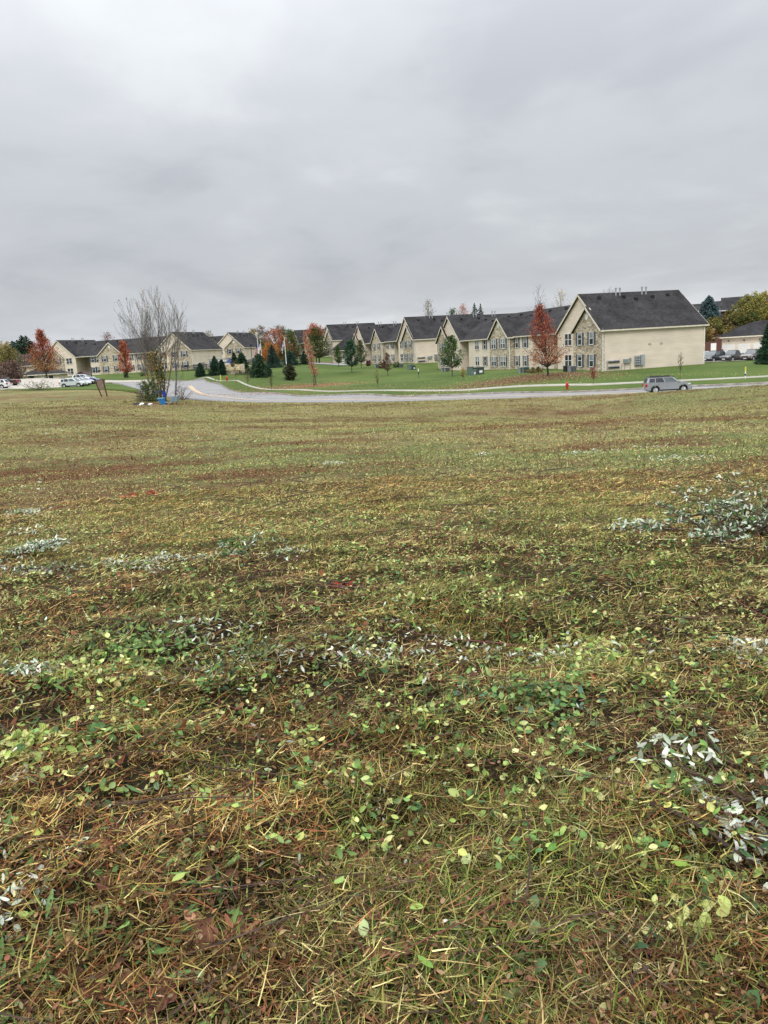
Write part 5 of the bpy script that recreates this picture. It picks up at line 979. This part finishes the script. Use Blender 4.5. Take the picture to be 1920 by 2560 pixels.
# ------------------------------------------------------------------ the cut field: standing stubble, straw, leaves, twigs, branches
def polar(n, r0, r1, pw=1.0, half=33):
    """random places in front of the viewer; pw shapes how density falls with distance"""
    u = RNG.random(n); 
    if pw == 1: r = r0*(r1/r0)**u
    else: e = 2-pw; r = (r0**e+(r1**e-r0**e)*u)**(1/e)
    a = np.radians(RNG.uniform(-half, half, n)); x, y = np.sin(a)*r, np.cos(a)*r
    return x, y, r
def surf(x, y): return hgt(x, y)+relief(x, y)
def keepf(x, y):
    px = 960+x/np.maximum(y, .1)*FOC*.985; return y < smooth_interp(NEAR, px)-.35
def blades(name, x, y, r, ln, wd, up, colr, m=DRY, bend=.5, seg=3, lift=0.01, deep=0):
    """curved tapering blades; up 0 = lying, 1 = upright"""
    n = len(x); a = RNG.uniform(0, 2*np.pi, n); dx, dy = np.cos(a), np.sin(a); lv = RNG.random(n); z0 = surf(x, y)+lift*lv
    el = np.arcsin(np.clip(up, -1, 1)); P = []; pos = np.stack([x, y, z0], -1); side = np.stack([-dy, dx, np.zeros(n)], -1); W = []
    be = RNG.normal(0, bend, n); tw = RNG.normal(0, bend*.8, n)
    for k in range(seg+1):
        P.append(pos.copy()); W.append(wd*(1-(k/seg)**1.6*.85)); e_ = el-be*np.abs(k/seg)*1.2; aa = a+tw*k/seg
        pos = pos+np.stack([np.cos(aa)*np.cos(e_), np.sin(aa)*np.cos(e_), np.sin(e_)], -1)*(ln/seg)[:, None]
        pos[:, 2] = np.maximum(pos[:, 2], z0-.004+.004*k)
    V = np.stack([np.stack([p-side*w_[:, None]*.5, p+side*w_[:, None]*.5+np.array([0, 0, 1])*w_[:, None]*.35], 1) for p, w_ in zip(P, W)], 1)   # n,seg+1,2,3
    V = V.reshape(-1, 3); b = np.arange(n)[:, None]*(seg+1)*2; F = np.concatenate([np.stack([b[:, 0]+2*k, b[:, 0]+2*k+1, b[:, 0]+2*k+3, b[:, 0]+2*k+2], -1) for k in range(seg)])
    g = np.repeat(colr*(1-deep+deep*1.35*lv[:, None]**1.3), (seg+1)*2, 0); return npmesh(name, V, F, g, m)  # deep puts occlusion shade into the colour: lower-lying blades are painted darker
def mixcol(x, y, cb, cg, cs, jit=.2):
    bw_, gw_, f = field_w(x, y); u = RNG.random(len(x)); c = pick(cs, len(x), jit)
    isg = u < (.25+.6*gw_)*(1-.75*bw_); isb = (~isg) & (RNG.random(len(x)) < .18+.85*bw_)
    c[isg] = pick(cg, int(isg.sum()), jit); c[isb] = pick(cb, int(isb.sum()), jit); return c
BR = [(.16, .08, .036), (.24, .125, .055), (.11, .055, .026), (.19, .10, .05)]; GR = [(.13, .19, .05), (.17, .23, .07), (.09, .15, .045), (.20, .25, .09)]; ST = [(.40, .34, .13), (.33, .29, .10), (.46, .39, .17), (.29, .21, .08), (.38, .36, .12)]
# far and middle distance: short mown stubble in clumps
x, y, r = polar(330000, 8.5, 92, 1.25); k = keepf(x, y); x, y, r = x[k], y[k], r[k]
dn = fbm(x*1.3, y*1.3, 61, 3); k = RNG.random(len(x)) < sst(dn, .28, .55)+.15; x, y, r = x[k], y[k], r[k]; n = len(x)
c = mixcol(x, y, BR, GR, ST); mu = np.array([.26, .235, .092])*(1-.5*field_w(x, y)[0][:, None]); wf = (sst(r, 16, 60)*.62)[:, None]; c = (c*(1-wf)+mu*wf)*(.42+1.05*fbm(x*.55, y*2.3, 71)[:, None])  # last factor paints the shading of the clumps as streaks in blade colour
tag(blades('mown_grass', x, y, r, (.055+.0009*r)*RNG.uniform(.6, 1.5, n), .006+.0006*r, RNG.uniform(.0, .6, n), c, seg=2, bend=.5), kind='stuff')
# near: lying straw and stalks, the main litter
x, y, r = polar(300000, 1.3, 13, 1.35, 36); k = RNG.random(len(x)) < .35+1.1*sst(fbm(x*5, y*5, 85, 3), .38, .58); x, y, r = x[k], y[k], r[k]; n = len(x); bw_, gw_, f = field_w(x, y)
straw = [(.36, .28, .11), (.22, .14, .055), (.11, .06, .028), (.52, .45, .20), (.30, .26, .09), (.15, .085, .04), (.34, .34, .11), (.06, .035, .02), (.20, .20, .06), (.20, .085, .04), (.27, .13, .06), (.14, .065, .03), (.10, .05, .03)]
c = pick(straw, n, .22)*(.3+1.35*fbm(x*1.6, y*1.6, 81)[:, None])
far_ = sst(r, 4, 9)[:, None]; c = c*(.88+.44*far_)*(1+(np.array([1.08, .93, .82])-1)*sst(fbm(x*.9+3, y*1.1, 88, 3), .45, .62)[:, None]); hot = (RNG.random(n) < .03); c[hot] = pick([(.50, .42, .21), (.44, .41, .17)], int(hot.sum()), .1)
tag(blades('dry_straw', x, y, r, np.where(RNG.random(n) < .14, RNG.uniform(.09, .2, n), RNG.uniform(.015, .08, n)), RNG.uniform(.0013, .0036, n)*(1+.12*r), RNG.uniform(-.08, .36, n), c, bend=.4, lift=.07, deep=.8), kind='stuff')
# near: green blades in tufts
x, y, r = polar(150000, 1.3, 13, 1.35, 36); g = fbm(x*1.4+11, y*1.4, 91, 4); k = RNG.random(len(x)) < .10+sst(g, .47, .62)*.85; x, y, r = x[k], y[k], r[k]; n = len(x)
c = .82*pick([(.20, .25, .04), (.28, .33, .06), (.12, .17, .035), (.38, .40, .10), (.48, .44, .12), (.14, .21, .07)], n, .18)*(.65+.7*fbm(x*2.5, y*2.5, 93)[:, None])
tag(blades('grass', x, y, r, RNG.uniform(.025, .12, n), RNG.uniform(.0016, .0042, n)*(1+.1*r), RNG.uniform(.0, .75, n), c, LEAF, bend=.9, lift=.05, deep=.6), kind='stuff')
# dark decaying under layer of curled brown bits
def leaves(name, x, y, ln, wd, colr, lift, tilt=.5, m=LEAF, fold=.25, parent=None, zf=surf):
    """ovate leaves with a midrib fold and pointed tip: 7 vertices, 6 faces as quads/tris -> built as quads"""
    n = len(x); z = zf(x, y)+lift; a = RNG.uniform(0, 2*np.pi, n); t = RNG.normal(0, tilt, n); rl = RNG.normal(0, tilt, n)
    d = np.stack([np.cos(a)*np.cos(t), np.sin(a)*np.cos(t), np.sin(t)], -1); s0 = np.stack([-np.sin(a), np.cos(a), np.zeros(n)], -1); up = np.cross(d, s0); s = s0*np.cos(rl)[:, None]+up*np.sin(rl)[:, None]; nn = np.cross(d, s)
    c0 = np.stack([x, y, z], -1); L_, W_ = ln[:, None], wd[:, None]; cu = RNG.normal(0, .16, n)[:, None]*L_; fo = (RNG.random(n)[:, None]*fold+.05)*W_
    st = [(-.5, 0), (-.22, .82), (.08, 1.0), (.34, .62), (.5, 0)]; mid_, le, ri = [], [], []
    for q, wq in st:
        base = c0+d*L_*q-nn*cu*(q*2)**2*.5; mid_.append(base-nn*fo*wq); le.append(base+s*W_*.5*wq); ri.append(base-s*W_*.5*wq)
    V = np.stack([mid_[0], mid_[1], mid_[2], mid_[3], mid_[4], le[1], le[2], le[3], ri[1], ri[2], ri[3]], 1).reshape(-1, 3); b = (np.arange(n)*11)[:, None]
    Q = np.array([[0, 1, 5, 5], [1, 2, 6, 5], [2, 3, 7, 6], [3, 4, 7, 7], [0, 8, 1, 1], [8, 9, 2, 1], [9, 10, 3, 2], [10, 4, 3, 3]])
    T = [[0, 1, 5], [1, 2, 6], [1, 6, 5], [2, 3, 7], [2, 7, 6], [3, 4, 7], [0, 8, 1], [8, 9, 2], [8, 2, 1], [9, 10, 3], [9, 3, 2], [10, 4, 3]]
    F = (b[:, None]+np.array(T)[None]).reshape(-1, 3); cc = np.repeat(colr, 11, 0).reshape(n, 11, 3); cc[:, :5] *= 1.12; return npmesh(name, V, F, cc.reshape(-1, 3), m, parent)
x, y, r = polar(64000, 1.3, 12, 1.3, 36); k = RNG.random(len(x)) < .2+sst(fbm(x*1.2+9, y*1.2, 87, 3), .42, .6); x, y, r = x[k], y[k], r[k]; n = len(x)
c = pick([(.085, .045, .026), (.12, .068, .038), (.05, .03, .018), (.19, .11, .06), (.13, .10, .045), (.26, .17, .09), (.07, .05, .03), (.16, .075, .045)], n, .25)
tag(leaves('dead_leaf_litter', x, y, RNG.uniform(.008, .026, n)*(1+.9*(RNG.random(n) < .06)), RNG.uniform(.003, .015, n), c, RNG.uniform(.01, .085, n), .55, DRY, .5), kind='stuff')
# pale and yellow green cut leaves, in drifts; they shrink into flecks farther off
def drift(n, r0, r1, th0, th1, fr, cols, l0, l1, name, seed, lift=.05, tilt=.55, asp=.5, half=35, pw=1.3):
    x, y, r = polar(n, r0, r1, pw, half); f = fbm(x*fr, y*fr*1.3, seed, 4); k = RNG.random(len(x)) < sst(f, th0, th1); x, y, r = x[k], y[k], r[k]; n = len(x)
    ln = RNG.uniform(l0, l1, n)*(1+.02*r); tag(leaves(name, x, y, ln, ln*asp*RNG.uniform(.6, 1.3, n), pick(cols, n, .14), RNG.uniform(0, lift, n)+.01, tilt), kind='stuff')
YG = [(.44, .48, .15), (.56, .60, .24), (.34, .44, .12), (.60, .58, .26), (.24, .36, .09)]; SV = [(.44, .49, .40), (.58, .63, .50), (.36, .42, .31), (.68, .71, .58)]; MG = [(.12, .22, .06), (.16, .28, .08), (.09, .17, .06), (.2, .3, .1)]
drift(46000, 3.4, 12, .37, .60, .9, YG+[(.50, .36, .14), (.40, .26, .12)], .014, .034, 'yellow_green_leaves', 101)
drift(800, 1.4, 3.4, .36, .62, 1.5, YG+MG[:2], .012, .044, 'yellow_green_leaves', 102)
drift(5200, 1.4, 7, .42, .6, 1.1, MG+[(.30, .32, .10), (.16, .17, .07)], .04, .10, 'blade_leaves', 104, .05, .5, .2)
drift(700, 1.4, 6, .48, .62, .8, [(.10, .18, .07), (.14, .22, .10), (.07, .13, .05)], .03, .06, 'broad_leaves', 105, .05, .6, .7)
drift(9000, 1.8, 10, .48, .62, 1.3, MG, .018, .045, 'green_leaves', 111, .04, .6, .55)
drift(1700, 1.5, 9, .54, .68, 1.2, SV, .018, .036, 'silver_leaves', 121, .05, .6, .36)
drift(45000, 6, 22, .34, .62, .35, [(.46, .46, .16), (.52, .46, .20), (.34, .22, .09), (.24, .30, .09), (.15, .08, .05)], .014, .032, 'leaf_flecks', 131, .04, .5, .5, 34, 1.2)
drift(600, 16, 60, .52, .68, .12, [(.40, .44, .34), (.36, .40, .2)], .05, .09, 'leaf_flecks', 141, .05, .5, .5, 32, 1.0)
drift(700, 1.4, 7, .3, .7, .8, [(.30, .12, .06), (.22, .08, .045), (.40, .20, .12), (.14, .06, .04)], .03, .07, 'russet_leaves', 151, .05, .5, .6)
# light streaks of silver cuttings farther out
for i, (px, py, rx, ry, n) in enumerate(((180, 1072, 60, 5, 300), (1480, 1131, 60, 4, 150), (1640, 1117, 55, 3, 70), (1215, 1135, 18, 3, 50), (1690, 1148, 60, 5, 90), (760, 1062, 40, 4, 50), (930, 1088, 60, 5, 40), (60, 1286, 45, 6, 260), (830, 1160, 30, 4, 120))):
    c_ = hit(px, py); k_ = c_.y/FOC; yy = abs(hit(px, py-ry).y-hit(px, py+ry).y)/2
    x = c_.x+RNG.normal(size=n)*rx*k_*.7; y = c_.y+RNG.normal(size=n)*yy*.7; ln = RNG.uniform(.04, .08, n)
    tag(leaves('pale_cuttings', x, y, ln, ln*.4, pick(SV+[(.36, .40, .2)], n, .12), RNG.uniform(0, .05, n), .5), kind='stuff')
# ground bands of silver and green cuttings close by (photo rows of cut leaves)
def band(px, py, rx, ry, n, cols, name, l0=.03, l1=.055, asp=.36, lift=.07):
    c_ = hit(px, py); k_ = c_.y/FOC; yy = abs(hit(px, py-ry).y-hit(px, py+ry).y)/2
    x = c_.x+RNG.normal(size=n)*rx*k_*.55; y = c_.y+RNG.normal(size=n)*yy*.55; ln = RNG.uniform(l0, l1, n)
    tag(leaves(name, x, y, ln, ln*asp, pick(cols, n, .12), RNG.uniform(.01, lift, n), .55), kind='stuff')
for q in ((335, 1423, 80, 9, 260, SV+MG), (30, 1400, 50, 22, 220, SV+MG), (110, 1440, 120, 10, 180, SV+DKG+MG), (760, 1670, 300, 36, 150, SV), (1030, 1650, 240, 55, 140, SV+MG[:1]), (520, 1600, 120, 26, 90, SV), (560, 1690, 160, 60, 340, SV[:1]+MG+DKG), (1380, 1640, 180, 30, 160, SV), (1880, 1650, 90, 30, 150, SV), (600, 1370, 70, 12, 260, DKG+MG), (720, 1400, 60, 8, 60, SV),
          (250, 1690, 220, 60, 560, YG+MG[:1]), (330, 1640, 140, 50, 420, MG), (250, 1860, 260, 70, 260, YG+MG), (1500, 1640, 80, 60, 260, YG), (60, 1900, 90, 60, 160, YG), (1340, 1760, 160, 50, 420, MG+[(.10, .2, .12)]), (60, 2260, 110, 130, 60, SV), (1700, 2360, 140, 60, 60, YG[:2]), (1820, 2110, 80, 110, 60, [(.62, .66, .56), (.54, .6, .5)]), (40, 1990, 60, 60, 30, SV)):
    band(*q[:6], 'silver_leaves' if q[5][0] == SV[0] else 'green_leaves', asp=.36 if q[5][0] == SV[0] else .6)
# low leafy sprigs (vine shoots) standing in the cut field
x, y, r = polar(1300, 2.2, 9, 1.2, 33); f = fbm(x*.9, y*1.1, 161, 3); k = f > .53; x, y = x[k], y[k]
C, D = [], []
for a_, b_ in zip(x, y):
    m_ = random.randint(5, 11); h_ = random.uniform(.03, .11); t = np.linspace(.1, 1, m_); an = random.uniform(0, 6.3); C.append(np.stack([a_+np.cos(an)*t*.12+RNG.normal(0, .018, m_), b_+np.sin(an)*t*.12+RNG.normal(0, .018, m_), h_*np.sin(t*2)], -1))
C = np.concatenate(C); ln = RNG.uniform(.022, .042, len(C)); cc = pick(YG+MG, len(C), .15)
tag(leaves('leafy_sprigs', C[:, 0], C[:, 1], ln, ln*.62, cc, C[:, 2], .45), kind='stuff')
# loose twigs
mb = MB(); TW = noisy('twig', (.035, .022, .016), (.10, .06, .04), 12, .8); TWR = noisy('red_twig', (.12, .03, .03), (.18, .07, .05), 10, .6)
x, y, r = polar(520, 1.5, 14, 1.1, 34)
for a_, b_ in zip(x, y):
    L_ = random.uniform(.12, .75)*(1+.04*b_); an = random.gauss(0, .7)+(math.pi if random.random() < .5 else 0); k = 4; pts = []; zz = float(surf(np.array([a_]), np.array([b_]))[0])+.02; up = random.uniform(-.02, .22)
    for i in range(k+1): t = i/k; pts.append((a_+math.cos(an)*L_*t+random.gauss(0, .012), b_+math.sin(an)*L_*t*.7+random.gauss(0, .012), zz+L_*up*t+random.uniform(0, .012)))
    mb.tube(pts, [random.uniform(.0018, .0042)*(1-.6*i/k)*(1+.1*b_) for i in range(k+1)], TWR if random.random() < .15 else TW, 4, False)
tag(mb.build('twig_litter'), kind='stuff')
# upright cut stems dotting the field
x, y, r = polar(900, 2.5, 30, 1.3, 33); n = len(x)
tag(blades('cut_stems', x, y, r, RNG.uniform(.08, .3, n)*(1+.02*r), .004+.0004*r, RNG.uniform(.8, 1, n), pick([(.09, .045, .03), (.14, .08, .045)], n, .2), bend=.12), kind='stuff')
# ---- cut shrub branches with silver backed leaves: each branch a thing of its own
def branch(P, L, az, el, nleaf, ls, label, group, thick=.012, silver=.6, seed=0, bend=.3, sub=5):
    rg_ = random.Random(seed); E = empty('cut_branch', P, az, label, 'cut branch', group); mb = MB(); k = 6; pts = []
    for i in range(k+1): t = i/k; pts.append(Vector((L*t, math.sin(t*2.6)*L*.08*rg_.uniform(-1, 1), .02+L*math.sin(el)*t-L*bend*.3*t*t+.02)))
    mb.tube(pts, [thick*(1-.75*i/k) for i in range(k+1)], TW, 5, False); lines = [pts]
    for j in range(sub):
        t = .15+.8*j/sub; q = t*k; i = int(q); s_ = pts[i].lerp(pts[i+1], q-i); a_ = rg_.uniform(.4, .9)*(1 if j % 2 else -1); l_ = L*rg_.uniform(.22, .45)*(1.1-t*.5)
        e_ = s_+Vector((math.cos(a_), math.sin(a_), rg_.uniform(-.05, .45)))*l_; m_ = s_.lerp(e_, .5)+Vector((0, 0, l_*.06)); mb.tube([s_, m_, e_], [thick*.45, thick*.3, thick*.15], TW, 4, False); lines.append([s_, m_, e_])
    mb.build('stem', E); C, D = [], []
    for li in lines:
        w_ = nleaf//len(lines) if li is not pts else nleaf//len(lines)
        for _ in range(w_):
            q = rg_.uniform(.15, 1)*(len(li)-1.001); i = int(q); C.append(tuple(li[i].lerp(li[i+1], q-i)+Vector((rg_.gauss(0, ls*.4), rg_.gauss(0, ls*.5), abs(rg_.gauss(0, ls*.3))))))
    C = np.array(C); n = len(C); ln = ls*RNG.uniform(.7, 1.2, n); cols = pick(SV, n, .12); dk_ = RNG.random(n) > silver; cols[dk_] = pick([(.05, .10, .045), (.08, .14, .05), (.12, .18, .06)], int(dk_.sum()), .15)
    leaves('foliage', C[:, 0], C[:, 1], ln, ln*.36, cols, C[:, 2], .6, LEAF, .2, E, lambda a, b: np.zeros(len(a))); return E
def zg(x, y): return float(surf(np.array([x]), np.array([y]))[0])
def brow(cx, cy, n, sx, sy, L0, L1, ls, nl, label, group, el=(.0, .3), seed=0, az=None, thick=.012, silver=.6):
    for i in range(n):
        c_ = hit(random.gauss(cx, sx), random.gauss(cy, sy)); a_ = random.uniform(0, 6.28) if az is None else random.gauss(az, .5)+(math.pi if random.random() < .35 else 0)
        branch((c_.x, c_.y, zg(c_.x, c_.y)), random.uniform(L0, L1), a_, random.uniform(*el), nl, ls, label, group, thick, silver, seed+i)
brow(1870, 1345, 22, 75, 14, .5, 1.0, .05, 80, 'cut branch in the brush heap of silvery leaves at the right edge', 'branches of the right brush heap', (.05, .6), 10, None, .012, .42)
brow(1700, 1345, 4, 25, 6, .4, .8, .06, 50, 'cut branch trailing off the left end of the right brush heap', 'branches trailing from the right brush heap', (0, .25), 50, math.pi, .01)
for i, (px, py, qx, qy, th_) in enumerate(((1722, 1330, 1762, 1285, .022), (1850, 1325, 1925, 1250, .025), (1838, 1322, 1865, 1265, .014), (1760, 1345, 1850, 1375, .016))):
    a = hit(px, py); s_ = a.y; b = Vector(at(qx, qy, s_-.1*i)); m = MB(); m_ = (a+b)/2+Vector((.03, 0, -.05)); m.tube([Vector((0, 0, 0)), m_-a, b-a], [th_, th_*.8, th_*.45], TW, 6); 
    m.tube([m_-a, m_-a+Vector((.12, 0, .18))], [th_*.5, th_*.2], TW, 4); tag(m.build('bare_stick', None, tuple(a)), 'thick dark bare stick poking out of the right brush heap', 'stick', 'bare sticks of the right brush heap')
brow(10, 1400, 8, 30, 18, .4, .7, .05, 60, 'cut branch in the heap of silvery leaves at the left edge', 'branches of the left brush heap', (.0, .3), 70, 0, .012, .75)
brow(120, 1440, 4, 50, 5, .4, .7, .04, 34, 'cut branch lying right of the left brush heap', 'branches beside the left brush heap', (0, .08), 90, 0, .009, .65)
brow(350, 1422, 5, 45, 4, .3, .5, .04, 44, 'silvery cut branch in the small pale row left of centre', 'branches of the small pale row', (0, .12), 100, 0, .007, .9)
brow(640, 1395, 5, 70, 8, .3, .6, .05, 40, 'dark green cut sprig lying in the middle of the field', 'sprigs in the middle of the field', (0, .2), 110, None, .007, .3)
brow(900, 1650, 8, 220, 26, .3, .5, .034, 22, 'cut sprig with narrow pale leaves in the centre row', 'sprigs of the centre row', (0, .12), 120, 0, .004, .75)
brow(1905, 2100, 8, 60, 75, .25, .42, .05, 30, 'cut branch with large silver leaves at the lower right corner', 'silver branches at the lower right', (.05, .35), 140, 2.6, .008, .8)
brow(1720, 2330, 3, 90, 40, .2, .35, .045, 14, 'cut sprig with yellow green leaves below the silver branches', 'sprigs at the lower right', (0, .2), 160, 3, .004, .0)
brow(20, 1720, 3, 25, 25, .3, .45, .045, 30, 'silvery cut branch at the left edge below the middle', 'silver branches at the left edge', (0, .2), 170, .6, .005, .9)
brow(10, 2180, 3, 25, 60, .2, .35, .042, 16, 'silvery cut branch at the lower left edge', 'silver branches at the lower left', (0, .2), 180, .6, .004, .9)
# lone long twigs that read one by one
for i, (px, py, qx, qy, th_, lab) in enumerate(((105, 1822, 330, 1796, .006, 'long dark twig lying at the left below the pale leaves'), (200, 1836, 380, 1842, .005, 'second long twig lying just under the first at the left'), (1610, 2000, 1665, 2130, .007, 'reddish stalk slanting down beside the silver branches'), (520, 2030, 1, 2180, .004, 'thin reddish twig crossing the lower left'), (1540, 1370, 1920, 1345, .01, 'long twig running from the right brush heap'), (70, 2220, 260, 2160, .006, 'brown twig low at the left edge'), (1470, 2545, 1640, 2480, .006, 'brown twig near the bottom right'), (1640, 2070, 1920, 2230, .008, 'dark twig lying under the silver branches'))):
    a, b = hit(px, py), hit(qx, qy); k = 6; m = MB(); pts = []
    for j_ in range(k+1):
        t = j_/k; q = a.lerp(b, t)+Vector((random.gauss(0, .012), random.gauss(0, .012), 0)); q.z = zg(q.x, q.y)+.05+.02*math.sin(t*3+i); pts.append(q-a)
    m.tube(pts, [th_*(1-.6*t/k) for t in range(k+1)], TWR if i in (2, 3) else TW, 5); tag(m.build('twig', None, tuple(a)), lab, 'twig')
# big dry leaves, one by one
def bigleaf(px, py, s, col_, label, az, lobed=True, group=None):
    P = hit(px, py); P.z = zg(P.x, P.y)+.035; n = 26; vs = [(0, 0, .0)]; rg_ = random.Random(px)
    for i in range(n):
        t = 2*math.pi*i/n; rr_ = s*(.5+(.28*abs(math.cos(2.5*t))**.7 if lobed else .18*math.cos(2*t))); vs.append((rr_*math.cos(t), rr_*math.sin(t)*.85, s*(.16*math.sin(3*t+rg_.random()*3)+rg_.uniform(-.05, .08))))
    F = np.array([[0, 1+i, 1+(i+1) % n] for i in range(n)]); V = np.array(vs); c = np.tile(np.array(col_), (len(V), 1))*(1+RNG.normal(0, .12, (len(V), 1))); c[0] *= .7
    o = npmesh('dry_leaf', V, F, c, DRY, None, tuple(P)); o.rotation_euler = (rg_.uniform(-.3, .3), rg_.uniform(-.3, .3), az); tag(o, label, 'dry leaf', group)
bigleaf(978, 2428, .085, (.34, .16, .09), 'large russet lobed leaf near the bottom centre', .4); bigleaf(560, 2345, .12, (.15, .06, .04), 'dark brown curled leaf, larger of two at lower centre left', 1.2); bigleaf(500, 2360, .09, (.18, .08, .05), 'brown curled leaf left of the larger dark brown one', 2.2); bigleaf(220, 2500, .12, (.16, .07, .04), 'dark brown leaf near the bottom left corner', .2)
bigleaf(400, 2520, .10, (.15, .065, .045), 'dark brown leaf at the bottom left of centre', 1.9); bigleaf(1310, 2028, .05, (.52, .42, .16), 'yellow leaf with a pink tinge, centre right', .3, False); bigleaf(1340, 2022, .045, (.42, .16, .07), 'small orange leaf beside the pink tinged yellow leaf', 1.3, False); bigleaf(1520, 1948, .035, (.42, .18, .08), 'small round orange leaf right of centre', .3, False); bigleaf(1045, 2085, .10, (.17, .09, .05), 'flat brown leaf in the lower middle', .1, False)
bigleaf(858, 1466, .12, (.30, .04, .03), 'small bright red leaf on the grass at mid field', .1); band(325, 1249, 16, 5, 26, [(.42, .12, .06), (.34, .08, .05), (.45, .2, .1)], 'red_leaves', .05, .10, .5); band(378, 1243, 18, 5, 30, [(.42, .12, .06), (.34, .08, .05), (.45, .2, .1)], 'red_leaves', .05, .10, .5); bigleaf(1465, 1722, .07, (.28, .04, .03), 'crimson leaf lying right of the green patch, left half', .6); bigleaf(1488, 1718, .06, (.33, .05, .03), 'crimson leaf lying right of the green patch, right half', 1.6)
bigleaf(435, 2165, .11, (.20, .22, .10), 'flat dull green leaf in the lower left', .5, False); bigleaf(1432, 1950, .09, (.17, .19, .08), 'flat dull green leaf right of centre', .2, False)
for px, py, s, c_, lab in ((1047, 2345, .045, (.30, .42, .10), 'bright green oval leaf near the bottom centre right'), (1166, 2185, .05, (.46, .52, .24), 'pale folded leaf standing above the bottom centre'), (1700, 2215, .06, (.24, .36, .06), 'heart shaped green leaf beside the silver branches'), (318, 2398, .06, (.24, .36, .10), 'oval green leaf low at the left'), (1825, 2462, .06, (.32, .42, .20), 'broad pale green leaf at the bottom right'), (1137, 2030, .05, (.36, .42, .14), 'yellow green oval leaf in the lower middle'), (455, 2265, .05, (.34, .42, .12), 'small yellow green leaf in the lower left'), (853, 2260, .05, (.30, .42, .12), 'yellow green leaf left of the lower middle'), (915, 2403, .05, (.40, .48, .22), 'pale oval leaf right of the brown curled ones'), (1068, 2495, .055, (.20, .34, .07), 'green leaf near the bottom edge'), (109, 2149, .05, (.42, .46, .10), 'yellow heart shaped leaf at the left'), (70, 2352, .05, (.28, .36, .10), 'green leaf at the lower left edge')):
    P = hit(px, py); x = np.array([0.]); o = leaves('fresh_leaf', x, x, np.array([s]), np.array([s*.62]), np.array([c_]), np.array([0.]), .25, LEAF, .15, None, lambda a, b: np.zeros(1)); o.location = (P.x, P.y, zg(P.x, P.y)+.075); tag(o, lab, 'leaf')
